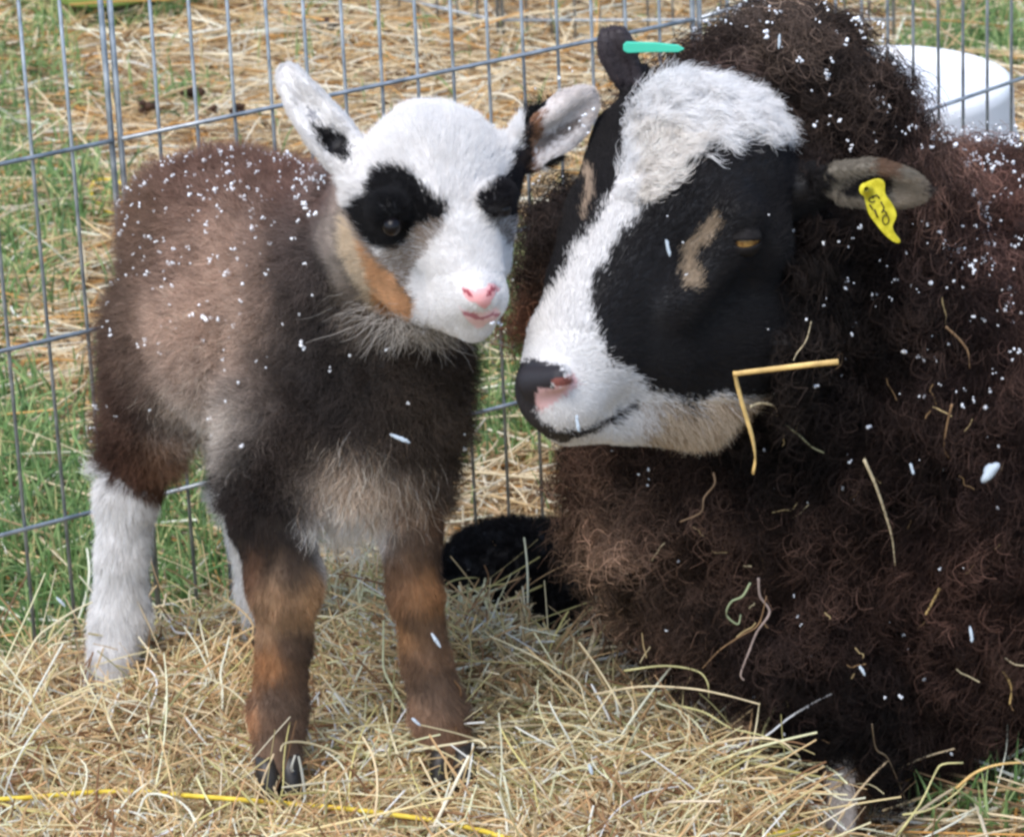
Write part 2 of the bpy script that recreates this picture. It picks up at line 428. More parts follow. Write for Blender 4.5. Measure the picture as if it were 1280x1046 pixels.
# hay pile: a solid core and a mass of strands
core = grid_sheet('hay_mound', np.linspace(-.85, .32, 130), np.linspace(-.7, .62, 130), lambda X, Y: hay_h(X, Y)-.010, noisy(principled('packed_hay', (.2, .15, .08), .9, .1), srgb(70, 52, 32), srgb(150, 122, 78), 70, 8, .8), None)
tag(core, 'packed hay forming the mound under the standing lamb', None, None, 'stuff')
n = 105000
x = rng.uniform(-.62, .30, n); y = rng.uniform(-.22, .50, n); h = hay_h(x, y); keep = h > .008; x, y, h = x[keep], y[keep], h[keep]; n = len(x)
z = h+rng.random(n)**2.2*.019-.006
patch = vnoise(np.stack([x/.07, y/.07, x*0], -1), 77)
hc = pick([(216, 200, 160, 5), (200, 176, 128, 5), (236, 226, 198, 3.5), (180, 170, 120, 2.5), (180, 148, 104, 3), (132, 102, 72, 3), (146, 146, 100, 1)], n)*(1+.24*patch[:, None])
hc = mute(hc, .12)*np.array([1.22, 1.15, 1.10]); hc[:, 0] *= 1+.08*vnoise(np.stack([x/.12, y/.12, x*0], -1), 78)
strands('hay', x, y, z, rng.gamma(2.0, .015, n)+.010, rng.uniform(.0002, .0009, n)*1.2, np.clip(hc, .01, .8), M_HAY, .42, .7, 6, .6, 'fine tangled hay covering the mound', base=lambda a, b: hay_h(a, b)-.006)
n = 42000
x = rng.uniform(-.62, .26, n); y = rng.uniform(-.22, .46, n); h = hay_h(x, y); keep = h > .02; x, y, h = x[keep], y[keep], h[keep]; n = len(x)
strands('hay_chaff', x, y, h+rng.random(n)*.012, rng.uniform(.004, .018, n), rng.uniform(.0004, .0012, n), pick([(206, 190, 150, 5), (180, 156, 112, 4), (232, 224, 200, 3), (150, 118, 80, 3), (110, 86, 60, 2), (150, 150, 104, 2)], n), M_HAY, .4, .3, 4, .2, 'broken chaff and leaf bits mixed into the hay', base=lambda a, b: hay_h(a, b)-.002)
n = 1100                                                        # longer stalks standing out of the pile
x = rng.uniform(-.55, .26, n); y = rng.uniform(-.16, .42, n); h = hay_h(x, y); keep = h > .02; x, y, h = x[keep], y[keep], h[keep]; n = len(x)
strands('hay_stalks', x, y, h+rng.random(n)*.012, rng.uniform(.05, .16, n), rng.uniform(.0004, .0010, n), pick([(226, 212, 166, 5), (206, 196, 132, 4), (236, 226, 190, 3)], n), M_HAY, .35, .7, 8, .6, 'longer hay stalks arching out of the mound', base=lambda a, b: hay_h(a, b))

# ------------------------------------------------------------------ fences
def wire_panel(name, label, a, b, nv, rails, group, base=0.0, top=.76, r=.00165, posts=True, zoff=0.):
    a = np.array([a[0], a[1], base]); b = np.array([b[0], b[1], base]); d = (b-a)/np.linalg.norm(b-a); L = np.linalg.norm(b-a)
    root = empty(name, a); tag(root, label, 'wire fence', group)
    nrm2 = np.array([d[1], -d[0], 0])
    V = []
    for q in rails: V.append(tube([a+d*t*L+np.array([0, 0, q])+nrm2*r*1.6 for t in (0, .25, .5, .75, 1)], r*1.15, 7))
    v, f = merge(V); mesh_obj('rail_wires', v, f, M_WIRE, root)
    V = []
    for i in range(1, nv):
        t = i/nv; j = rng.normal(size=2)*.0006
        V.append(tube([a+d*(t*L+j[0])+np.array([0, 0, .004]), a+d*(t*L)+np.array([0, 0, .38]), a+d*(t*L+j[1])+np.array([0, 0, top])], r, 6))
    v, f = merge(V); mesh_obj('upright_wires', v, f, M_WIRE, root)
    if posts:
        for t in (0, L):
            v, f = tube([a+d*t+np.array([0, 0, .0]), a+d*t+np.array([0, 0, .4]), a+d*t+np.array([0, 0, top+.01])], r*1.45, 8); mesh_obj('edge_post', v, f, M_WIRE, root)
    return root
g1 = 'panels of the wire pen round the animals'
RAILS = [.03, .15, .305, .458, .61, .74]
P0 = FA+FD*(-.418); P1 = FA+FD*.1385; P1b = FA+FD*.1465; P2 = FA+FD*.695
wire_panel('wire_fence_panel', 'galvanised wire mesh panel at the far left, behind the white hind leg of the lamb', P0, P1, 16, RAILS, g1)
wire_panel('wire_fence_panel', 'galvanised wire mesh panel directly behind the lamb, joined between its two neighbours', P1b, P2, 16, RAILS, g1)
P3 = P2+np.array([.006, .004]); P4 = np.array([.51, .941])
wire_panel('wire_fence_panel', 'galvanised wire mesh panel in front of the white bucket', P3, P4, 13, RAILS, g1, top=.70)
wire_panel('wire_fence_panel', 'galvanised wire mesh panel at the far right, past the white bucket', P4+np.array([.006, .004]), P4+np.array([.42, .30]), 14, RAILS, g1, top=.70)
g2 = 'panels of the second pen further back'
B0, B1, B2 = np.array([-.48, 2.72]), np.array([.005, 2.22]), np.array([.50, 2.14])
wire_panel('wire_fence_panel', 'dark wire mesh panel of the back pen running off to the upper left', B0, B1, 19, [.03, .15, .305, .458], g2, top=.5)
wire_panel('wire_fence_panel', 'dark wire mesh panel of the back pen straight above the gap between lamb and ewe', B1+np.array([.006, 0]), B2, 16, [.03, .15, .305, .458], g2, top=.5)

# ------------------------------------------------------------------ bucket, tub, twine, clods
M_BUCKET = noisy(principled('white_bucket_plastic', (.78, .79, .80), .38, .4), (.70, .71, .72), (.82, .83, .84), 9, 6)
bc = atz(1101, 101, .270); bk = empty('bucket', (bc[0], bc[1], 0)); tag(bk, 'upturned white plastic bucket standing behind the wire fence', 'bucket')
BS = 1.262
v, f = lathe([(a_*BS, b_*BS) for a_, b_ in ((.0, .206), (.05, .2065), (.085, .206), (.0915, .207), (.0925, .213), (.0965, .215), (.101, .213), (.1025, .206), (.1035, .17), (.1045, .168), (.107, .167), (.1075, .162), (.105, .160), (.106, .14), (.1085, .139), (.109, .134), (.1065, .132), (.1085, .0), (.1055, .0), (.104, .10))], 96)
o = mesh_obj('bucket_shell', v, f, M_BUCKET, None); o.location = bk.location; o.parent = bk; o.location = (0, 0, 0)
# dirt smudge on the base
V = []
for i in range(46):
    a = rng.normal(size=2)*np.array([.013, .006]); V.append(uvball((a[0]+.012, a[1]+.035, .2068*BS+.0004), (rng.uniform(.0012, .004), rng.uniform(.001, .003), .0007), nu=8, nv=5))
v, f = merge(V); o = mesh_obj('dirt_smudge', v, f, principled('dried_mud', (.16, .15, .15), .9, .1), None); o.parent = bk
M_GREEN = noisy(principled('lime_plastic', srgb(178, 222, 110), .4, .4), srgb(190, 232, 130), srgb(206, 240, 150), 12, 4)
tp = atz(132, 17, .02); tb = empty('feed_tub', (tp[0], tp[1]+.062, .026)); tag(tb, 'lime green plastic tub on the straw beyond the fence', 'tub')
v, f = lathe([(.0, .004), (.070, .004), (.078, .008), (.098, .045), (.108, .075), (.116, .078), (.117, .084), (.112, .086), (.104, .080), (.094, .045), (.074, .014), (0, .012)], 56)
o = mesh_obj('tub_shell', v, f, M_GREEN, None); o.parent = tb
v, f = tube([(.113*math.cos(a), .113*math.sin(a)-.0*a, .083+.035*math.sin((a+.6)/1.2*math.pi)) for a in np.linspace(-.6, .6, 9)], .005, 8)
o = mesh_obj('handle', v, f, M_GREEN, None); o.parent = tb
M_TWINE = noisy(principled('yellow_twine', srgb(226, 198, 60), .6, .3), srgb(206, 176, 50), srgb(240, 216, 90), 90, 3)
def catmull(p, n=8):
    p = np.asarray(p, float); p = np.vstack([2*p[0]-p[1], p, 2*p[-1]-p[-2]]); o = []
    for i in range(1, len(p)-2):
        for t in np.linspace(0, 1, n, endpoint=False):
            o.append(.5*((2*p[i])+(-p[i-1]+p[i+1])*t+(2*p[i-1]-5*p[i]+4*p[i+1]-p[i+2])*t*t+(-p[i-1]+3*p[i]-3*p[i+1]+p[i+2])*t**3))
    o.append(p[-2]); return np.array(o)
def onhay(px, py, dz=.024):
    z = .06
    for _ in range(12):
        q = atz(px, py, z); z = .6*z+.4*(float(hay_h(q[0], q[1]))+dz)
    return atz(px, py, z)
pts = catmull([onhay(x, y) for x, y in ((-30, 1000), (40, 996), (110, 990), (170, 989), (235, 994), (300, 999), (360, 1004), (430, 1010), (500, 1019), (560, 1028), (610, 1040), (660, 1056))])
v, f = tube(pts, .0019, 8); tag(mesh_obj('baling_twine', v, f, M_TWINE), 'yellow baling twine stretched across the hay in front of the hooves', 'twine')
pts = catmull([atz(x, y, z) for x, y, z in ((176, 236, .012), (158, 232, .015), (138, 225, .016), (121, 226, .016), (114, 236, .014), (118, 250, .012), (132, 262, .012), (150, 270, .01))])
v, f = tube(pts, .0022, 8); tag(mesh_obj('baling_twine', v, f, M_TWINE), 'yellow twine loop lying on the straw behind the fence at left', 'twine')
pts = catmull([onhay(x, y, .02) for x, y in ((960, 1046), (985, 1041), (1010, 1041), (1040, 1050))])
v, f = tube(pts, .0032, 8); tag(mesh_obj('baling_twine', v, f, M_TWINE), 'yellow twine end at the bottom between the hay and the ewe', 'twine')
M_CLOD = noisy(principled('dark_dung', (.03, .02, .015), .8, .2), srgb(40, 28, 22), srgb(84, 62, 48), 60, 5, .5)
for i, (x, y, s, lb) in enumerate(((232, 116, .016, 'brown clod of dung on the straw, upper one near the fence post'), (178, 133, .013, 'small dark dropping in the straw left of the brown clod'), (264, 135, .009, 'tiny dark dropping in the straw right of the brown clod'), (412, 33, .012, 'reddish brown dropping in the straw above the ears of the lamb'), (295, 137, .010, 'flat dark dropping half under straw above the back of the lamb'))):
    V = []
    c = atz(x, y, .018)
    for k in range(7): V.append(uvball(c+rng.normal(size=3)*s*np.array([.5, .4, .25]), np.array([.5, .45, .35])*s*rng.uniform(.7, 1.2), nu=10, nv=7))
    v, f = merge(V); tag(mesh_obj('dung_clod', v, f, M_CLOD), lb, 'dung', 'droppings in the straw')

def surf(Vs, px, py, rad=7.):
    a, b = proj(Vs); q = np.where((a-px)**2+(b-py)**2 < rad*rad)[0]
    if len(q) == 0: return None
    d = (Vs[q]-CP)@FW; return float(Vs[q[np.argmin(d)], 1])
# ------------------------------------------------------------------ lamb
def C3(px, py, Y): return at(px, py, Y)
def pr(px, Y): return px*mpp((0, Y, .3))
def add(fd, prims):
    for q in prims:
        if q[0] == 'b': _, x, y, Y, r, k = q; fd.ball(C3(x, y, Y), pr(r, Y), k)
        elif q[0] == 'c': _, x, y, Y, r, x2, y2, Y2, r2, k = q; fd.cone(C3(x, y, Y), pr(r, Y), C3(x2, y2, Y2), pr(r2, Y2), k)
        elif q[0] == '-': _, x, y, Y, r, x2, y2, Y2, r2, k = q; fd.cone(C3(x, y, Y), pr(r, Y), C3(x2, y2, Y2), pr(r2, Y2), k, True)
def axis_grid(lo, hi, fl, fh, cs, fs):
    """coarse spacing with a fine window fl..fh"""
    a = [lo]
    while a[-1] < hi: a.append(a[-1]+(fs if fl <= a[-1] <= fh else cs))
    return np.array(a)
fd = Field(axis_grid(-.40, .12, -.16, .04, .004, .002), axis_grid(-.27, .36, -.25, -.04, .004, .002), axis_grid(.02, .66, .36, .62, .004, .002))
add(fd, [
    ('c', 276, 300, .20, 96, 405, 335, .07, 100, .03), ('c', 252, 380, .21, 88, 305, 412, .13, 98, .03), ('b', 330, 420, .10, 102, .03),
    ('b', 425, 400, .04, 118, .03), ('b', 462, 480, .01, 104, .03), ('c', 445, 560, .015, 90, 440, 602, .02, 62, .03), ('b', 505, 480, -.005, 62, .03),
    ('b', 232, 430, .19, 76, .03), ('c', 440, 330, .02, 92, 500, 280, -.06, 84, .03),
    # near hind leg
    ('c', 204, 440, .21, 66, 184, 545, .20, 44, .02), ('c', 184, 545, .20, 42, 162, 612, .20, 36, .012), ('c', 160, 612, .20, 37, 152, 690, .20, 29, .01), ('c', 152, 690, .20, 29, 150, 770, .20, 33, .01), ('c', 150, 770, .20, 33, 134, 848, .18, 25, .01),
    # far hind leg, mostly behind the front leg
    ('c', 306, 490, .20, 46, 306, 610, .22, 30, .015), ('c', 306, 610, .22, 30, 322, 740, .235, 23, .01), ('c', 322, 740, .235, 23, 328, 778, .235, 23, .01),
    # front legs
    ('c', 356, 515, .0, 70, 338, 640, -.01, 52, .02), ('c', 340, 640, -.01, 50, 357, 725, -.015, 45, .012), ('c', 357, 725, -.015, 44, 355, 800, -.01, 31, .012), ('c', 355, 800, -.01, 31, 347, 890, -.01, 35, .01), ('c', 347, 890, -.01, 35, 347, 955, -.022, 27, .01),
    ('c', 510, 560, .0, 54, 512, 660, -.005, 38, .02), ('c', 512, 660, -.005, 37, 516, 740, -.005, 31, .01), ('c', 520, 740, -.005, 31, 532, 820, .0, 28, .01), ('c', 532, 820, .0, 28, 548, 890, -.0, 34, .01), ('c', 548, 890, -.0, 33, 565, 940, -.012, 28, .01),
    ('b', 222, 280, .24, 58, .02),
])
# head
add(fd, [
    ('b', 542, 222, -.085, 86, .018), ('b', 540, 250, -.10, 82, .018), ('c', 510, 290, -.088, 58, 528, 345, -.10, 54, .02), ('c', 604, 270, -.10, 36, 598, 330, -.12, 36, .015),
    ('c', 560, 280, -.13, 60, 594, 366, -.172, 35, .018), ('b', 572, 374, -.158, 32, .012), ('b', 602, 372, -.168, 28, .01), ('c', 540, 360, -.12, 46, 592, 402, -.160, 24, .012),
    ('b', 600, 366, -.190, 20, .008), ('b', 486, 262, -.155, 22, .010), ('b', 622, 246, -.15, 20, .010),
    ('c', 440, 202, -.075, 27, 462, 220, -.08, 38, .015), ('c', 640, 192, -.07, 22, 620, 212, -.08, 32, .015)])
# nostrils, mouth and philtrum
for a in (('-', 583, 366, -.2115, 3.5, 592, 373, -.2125, 4, .003), ('-', 619, 364, -.2095, 4, 611, 372, -.212, 4, .003), ('-', 602, 378, -.213, 2.5, 601, 396, -.202, 2.5, .003), ('-', 600, 399, -.200, 3, 572, 390, -.196, 3, .003), ('-', 602, 399, -.200, 3, 622, 390, -.185, 3, .003), ('-', 572, 390, -.194, 3, 545, 370, -.178, 2, .003)): add(fd, [a])
# ears: shells
def ear_shell(fd, pts, th=.0032, k=.004, cup=None):
    """pts: (px, py, Y, halfwidth px, normal tilt) - flattened ellipsoids strung along the ear"""
    for i in range(len(pts)-1):
        (x0, y0, Y0, w0), (x1, y1, Y1, w1) = pts[i], pts[i+1]
        for t in np.linspace(0, 1, 7):
            c = C3(x0+(x1-x0)*t, y0+(y1-y0)*t, Y0+(Y1-Y0)*t); al = nrm(C3(x1, y1, Y1)-C3(x0, y0, Y0)); nn = np.array(cup, float); nn = nrm(nn-al*(nn@al)); sd = np.cross(al, nn)
            wd = pr(w0+(w1-w0)*t, Y0)
            fd.ell(c, [al, sd, nn], (max(wd*.8, .006), wd, th), k)
            for s_ in (-1, 1): fd.ell(c+sd*s_*wd*.72+nn*wd*.35, [al, nrm(sd*.6+nn*s_*.8), nrm(nn*.6-sd*s_*.8)], (max(wd*.7, .006), wd*.42, th*.9), k)
ear_shell(fd, [(438, 198, -.075, 24), (412, 166, -.07, 25), (386, 134, -.06, 20), (368, 107, -.055, 14), (361, 95, -.05, 9)], .003, .004, (-.15, -.8, .45))
ear_shell(fd, [(645, 190, -.065, 24), (672, 170, -.06, 29), (702, 148, -.052, 27), (722, 130, -.046, 18), (731, 124, -.044, 10)], .003, .004, (.05, -.9, -.25))
V, Q = fd.surface(); V = smooth_mesh(V, Q, 2, .5)
LAMB = empty('lamb', C3(440, 900, .06)*np.array([1, 1, 0])+np.array([0, 0, .05])); tag(LAMB, 'young lamb with a white face and black eye patches standing on the hay', 'lamb')

white = srgb(246, 242, 240, 1.0); W = np.array([.84, .82, .80])
black = srgb(26, 24, 26); char = srgb(56, 50, 48, 1.15); dbrown = srgb(72, 54, 46, 1.1); brown = srgb(118, 90, 76, 1.05); beige = srgb(176, 150, 130, 1.1); orange = srgb(184, 132, 82, 1.15); cream = srgb(214, 200, 184, 1.1); greyb = srgb(146, 130, 118, 1.1)
def warp(P, amp=7., s=.012, seed=0):
    px, py = proj(P); n3 = vnoise3(P/s, 40+seed); n4 = vnoise3(P/(s*.3), 50+seed)
    return px+amp*n3[:, 0]+amp*.4*n4[:, 0], py+amp*n3[:, 1]+amp*.4*n4[:, 1]
LSEED = [
    (300, 190, 60, srgb(112, 80, 66)), (230, 210, 50, srgb(120, 88, 74)), (390, 215, 50, srgb(118, 78, 64)), (340, 240, 40, brown), (170, 260, 50, srgb(140, 112, 92)), (430, 240, 35, srgb(112, 74, 62)),
    (160, 340, 45, srgb(82, 62, 50)), (140, 430, 40, srgb(84, 64, 52)), (190, 270, 35, srgb(96, 72, 58)), (170, 500, 45, dbrown), (150, 580, 40, srgb(70, 48, 38)), (190, 600, 30, srgb(96, 62, 42)), (212, 560, 25, srgb(164, 120, 84)), (130, 520, 30, srgb(120, 90, 72)),
    (285, 325, 68, srgb(188, 158, 138)), (255, 400, 62, srgb(190, 162, 142)), (300, 420, 46, srgb(184, 160, 142)), (250, 480, 45, greyb), (290, 500, 40, srgb(140, 124, 112)), (230, 330, 30, brown),
    (390, 290, 50, srgb(88, 76, 74)), (400, 360, 55, srgb(62, 58, 58)), (380, 440, 55, srgb(58, 52, 50)), (450, 400, 50, srgb(66, 58, 52)), (440, 480, 60, srgb(50, 44, 42)), (520, 460, 55, srgb(78, 66, 56)), (570, 500, 50, srgb(86, 74, 64)), (560, 570, 45, srgb(84, 70, 58)), (480, 560, 40, srgb(66, 56, 50)),
    (350, 540, 45, srgb(74, 62, 56)), (330, 610, 50, srgb(44, 36, 33)), (345, 670, 42, srgb(50, 40, 35)), (530, 640, 34, srgb(62, 52, 46)), (545, 590, 30, srgb(58, 50, 46)), (390, 570, 30, srgb(70, 60, 52)),
    (445, 330, 26, srgb(190, 176, 160)), (432, 290, 24, srgb(206, 192, 178)), (452, 375, 22, srgb(176, 160, 144)), (424, 250, 22, srgb(200, 188, 176)), (470, 405, 20, srgb(150, 136, 122)),
    (430, 595, 30, srgb(196, 176, 156)), (460, 600, 32, srgb(202, 184, 166)), (510, 610, 30, srgb(182, 156, 132)), (430, 650, 36, srgb(240, 232, 226)), (460, 655, 30, srgb(240, 232, 226)), (500, 640, 22, srgb(176, 140, 110)), (405, 610, 20, srgb(190, 172, 156)),
    (240, 545, 30, srgb(236, 226, 214)), (272, 530, 34, srgb(232, 222, 210)), (250, 520, 25, srgb(206, 190, 176)),
    (340, 765, 24, srgb(150, 118, 88)), (372, 800, 16, srgb(84, 66, 54)), (340, 860, 18, srgb(92, 72, 58)), (530, 850, 20, srgb(96, 76, 62)), (550, 700, 18, srgb(92, 72, 58)), (520, 765, 14, srgb(100, 78, 60)), (385, 740, 22, srgb(176, 138, 98)), (318, 715, 20, srgb(110, 78, 56)), (362, 718, 22, srgb(84, 66, 52)), (330, 830, 22, srgb(160, 110, 66)), (365, 830, 24, srgb(92, 70, 54)), (350, 900, 32, srgb(104, 82, 66)), (312, 890, 16, srgb(180, 130, 88)), (325, 950, 20, srgb(150, 118, 92)), (370, 950, 24, srgb(98, 80, 66)),
    (510, 680, 25, srgb(96, 76, 60)), (545, 650, 22, srgb(140, 100, 68)), (540, 740, 24, srgb(150, 106, 66)), (505, 720, 20, srgb(120, 88, 62)), (520, 810, 26, srgb(122, 92, 68)), (500, 790, 16, srgb(168, 124, 80)), (550, 880, 26, srgb(112, 88, 70)), (525, 900, 18, srgb(150, 116, 90)), (580, 930, 22, srgb(120, 88, 62)), (540, 780, 16, srgb(108, 84, 64)),
]
P_EYE_L = [(470, 214), (488, 210), (505, 214), (524, 228), (540, 248), (560, 262), (560, 276), (538, 283), (520, 290), (512, 304), (494, 313), (474, 308), (456, 294), (443, 270), (448, 254), (463, 246)]
P_GREY_L = [(520, 288), (560, 272), (556, 292), (535, 318), (520, 340), (516, 362), (500, 350), (480, 322), (488, 312), (508, 306)]
P_ORNG = [(436, 268), (446, 292), (462, 308), (482, 330), (500, 352), (522, 372), (520, 402), (492, 400), (468, 378), (446, 340), (430, 300)]
P_EYE_R = [(640, 192), (668, 190), (672, 266), (646, 276), (626, 274), (606, 268), (600, 254), (612, 238), (628, 224), (636, 208)]
P_GREY_R = [(600, 266), (604, 252), (618, 240), (632, 244), (642, 266), (646, 320), (630, 310), (620, 294), (608, 284)]
P_NOSE = [(576, 358), (590, 363), (606, 362), (620, 356), (628, 360), (620, 374), (608, 386), (596, 382), (583, 374)]
P_LIPS = [(574, 387), (590, 392), (604, 391), (620, 385), (626, 392), (614, 405), (598, 409), (582, 401)]
P_HEADW = [(420, 180), (440, 150), (480, 120), (560, 100), (640, 130), (680, 200), (665, 300), (660, 440), (560, 450), (515, 408), (522, 372), (470, 310), (440, 268), (430, 230)]
P_HINDW = [(90, 540), (112, 548), (124, 566), (140, 596), (164, 612), (196, 622), (225, 618), (225, 900), (60, 900)]
def lamb_head_mask(P, px, py):
    c = C3(540, 270, -.10); return (np.linalg.norm((P-c)*np.array([1, .8, .9]), axis=1) < .098) & (P[:, 1] < -.035) | ear_mask(P, px, py)
def ear_mask(P, px, py):
    return (inside(px, py, [(440, 232), (395, 205), (330, 90), (345, 65), (385, 65), (470, 140), (450, 205)]) & (P[:, 1] < -.02)) | inside(px, py, [(640, 205), (655, 165), (700, 105), (750, 100), (750, 160), (690, 200), (655, 225)])
def lamb_colour(P):
    px, py = warp(P, 5); hx, hy = warp(P, 2.5, .006, 3); hx = hx+rng.normal(size=len(P))*2.2; hy = hy+rng.normal(size=len(P))*2.2
    col = blend(*warp(P, 14, .02, 5), LSEED)
    w_ = inside(px, py, P_HINDW) & (P[:, 1] > .1); col[w_] = W*.98
    w_ = (P[:, 1] > .13) & (px > 250) & (py > 600); col[w_] = srgb(222, 208, 196)
    hd = lamb_head_mask(P, px, py)
    ixs = hd & inside(px, py, P_HEADW); col[ixs] = W
    col = mute(col, .10)*1.15*(1+.3*vnoise(P/.009, 81)+.22*vnoise(P/.0045, 82))[:, None]; col[w_ | (inside(px, py, P_HINDW) & (P[:, 1] > .1))] = W*.98; col[ixs] = W
    og = hd & inside(hx, hy, P_ORNG); col[og] = srgb(204, 160, 118)*(1+.22*vnoise(P[og]/.008, 86)+.12*rng.normal(size=og.sum()))[:, None]
    e = hd & inside(hx, hy, P_ORNG) & (hx < 442+(hy-268)*.25+6); col[e] = srgb(218, 200, 174)
    for p, c in ((P_GREY_L, srgb(140, 122, 106)), (P_GREY_R, srgb(120, 110, 104)), (P_EYE_L, srgb(22, 21, 23)), (P_EYE_R, srgb(28, 26, 30))): col[hd & inside(hx, hy, p)] = c
    gm = hd & (inside(hx, hy, P_GREY_L) | inside(hx, hy, P_GREY_R)) & ~inside(hx, hy, P_EYE_L) & ~inside(hx, hy, P_EYE_R) & (rng.random(len(P)) < .35); col[gm] = W*.8
    em = hd & ear_mask(P, px, py)
    col[em & (px < 500)] = W*.96
    col[em & inside(hx, hy, [(392, 156), (408, 160), (440, 178), (436, 205), (418, 196), (400, 176)])] = black
    col[em & inside(hx, hy, [(384, 140), (394, 138), (402, 150), (392, 152)])] = srgb(150, 150, 155)
    r_ = em & (px > 600); t = np.clip((hx-640)/95, 0, 1)
    cr = np.where((t < .25)[:, None], srgb(48, 40, 38)[None], srgb(222, 214, 208)[None]); cr = np.where(((t > .23) & (t < .36))[:, None], srgb(150, 112, 86)[None], cr)
    band = np.abs((hy-172)+(hx-690)*.55) < 7; cr = np.where((band & (t > .3) & (t < .85))[:, None], srgb(140, 128, 120)[None], cr)
    low = ((hy-150)+(hx-700)*.6) > 24; cr = np.where((low & (t > .3))[:, None], srgb(226, 220, 216)[None], cr)
    col[r_] = cr[r_]
    return col, hd, px, py
sk = Skin(V, Q)
col, hd, px, py = lamb_colour(V)
pink = srgb(232, 170, 170)
vc = col*.8
vc[hd & inside(px, py, P_NOSE) & (V[:, 1] < -.17)] = pink; vc[hd & inside(px, py, P_LIPS)] = srgb(232, 198, 198)
ns = hd & (V[:, 1] < -.17) & ((((px-586)*.9+(py-367)*.45)/9)**2+((-(px-586)*.45+(py-367)*.9)/3.2)**2 < 1); vc[ns] = srgb(150, 62, 74)
ns = hd & (V[:, 1] < -.17) & ((((px-616)*.9-(py-366)*.45)/8)**2+(((px-616)*.45+(py-366)*.9)/3.2)**2 < 1); vc[ns] = srgb(150, 62, 74)
ns = hd & inside(px, py, P_LIPS) & (np.abs(py-400+.28*np.abs(px-602)) < 2.0); vc[ns] = srgb(176, 112, 122)
body = mesh_obj('body', V, Q, M_SKIN, LAMB)
def vcol(o, c):
    a = o.data.color_attributes.new('tint', 'FLOAT_COLOR', 'POINT'); a.data.foreach_set('color', np.concatenate([c, np.ones((len(c), 1))], 1).astype(np.float32).ravel())
vcol(body, vc)
NOSE_L = C3(602, 372, -.205)
def lamb_coat(n, wt, kind):
    P, N = sk.sample(n, wt); col, hd, px, py = lamb_colour(P); return P, N, col, hd, px, py
P, N, c, hd, px, py = lamb_coat(230000, lambda C: np.where(C[:, 1] < -.04, .7, 1.), 0)
leg = ~hd & (py > 640) | (~hd & (P[:, 1] > .15) & (py > 590) & (px < 240))
wool = ~hd & ~leg
tw = np.clip((py-560)/110, 0, 1)
m = wool; Pm, Nm, cm, pm, qm = P[m], N[m], c[m], px[m], py[m]
comb = np.stack([np.full(m.sum(), -.5), np.full(m.sum(), .4), np.full(m.sum(), -.75)], -1)
Lw = .021*(1-.35*tw[m]); bel = np.exp(-((pm-450)**2+(qm-640)**2)/70**2)
nearhead = np.exp(-((pm-500)**2+(qm-400)**2)/75**2)
Lw = Lw*(1+.5*bel); lift = np.clip(.55-.3*bel, .1, .8)
grow('wool_coat', Pm, Nm, comb, Lw, lift, cm, M_FUR, LAMB, rad=.00017, K=6, curl=.0016, freq=1.6, cell=.0075, clump=.5, jit=.55, cell_var=.22, seed=1, hair_var=.28)
m = leg
comb = np.tile([0.05, 0., -1.], (m.sum(), 1))
grow('leg_hair', P[m], N[m], comb, np.where(P[m][:, 1] > .13, .013, .009), .22, c[m], M_FUR, LAMB, rad=.00017, K=4, curl=.0002, cell=.006, clump=.2, jit=.16, cell_var=.14, seed=2, hair_var=.2)
# face hair: denser, short
P, N, c, hd, px, py = lamb_coat(190000, lambda C: np.where((C[:, 1] < -.03) & (C[:, 2] > .35), 1., 0.0), 0)
m = hd & ~(inside(px, py, P_NOSE) & (P[:, 1] < -.17)); P, N, c, px, py = P[m], N[m], c[m], px[m], py[m]
m = rng.random(len(P)) < np.where(inside(px, py, P_LIPS), .0, 1.); P, N, c, px, py = P[m], N[m], c[m], px[m], py[m]
comb = nrm(P-NOSE_L-np.array([0, -.01, -.01])); comb = comb+vnoise3(P/.02, 61)*.5
crown = np.exp(-((px-540)**2+(py-150)**2)/80**2); em = ear_mask(P, px, py)
Lf = .0065+.004*crown+.004*np.clip((220-py)/100, 0, 1)+.005*np.clip((490-px)/40, 0, 1)*(py > 230); Lf = np.where(em, .0055, Lf); Lf = np.where((py > 345) & (px > 540), .0034, Lf)
ec = nrm(np.where((px < 500)[:, None], np.array([-.6, 0, .9])[None], np.array([.8, .2, .55])[None])); comb = np.where(em[:, None], ec, comb)
grow('face_hair', P, N, comb, Lf, np.where(em, .15, .25), c, M_FUR, LAMB, rad=.00014, K=4, curl=.0002, cell=.006, clump=np.where(py > 300, .05, .22), jit=np.where(py > 300, .07, .16), root=-.0008, cell_var=.04, seed=3, hair_var=.08)
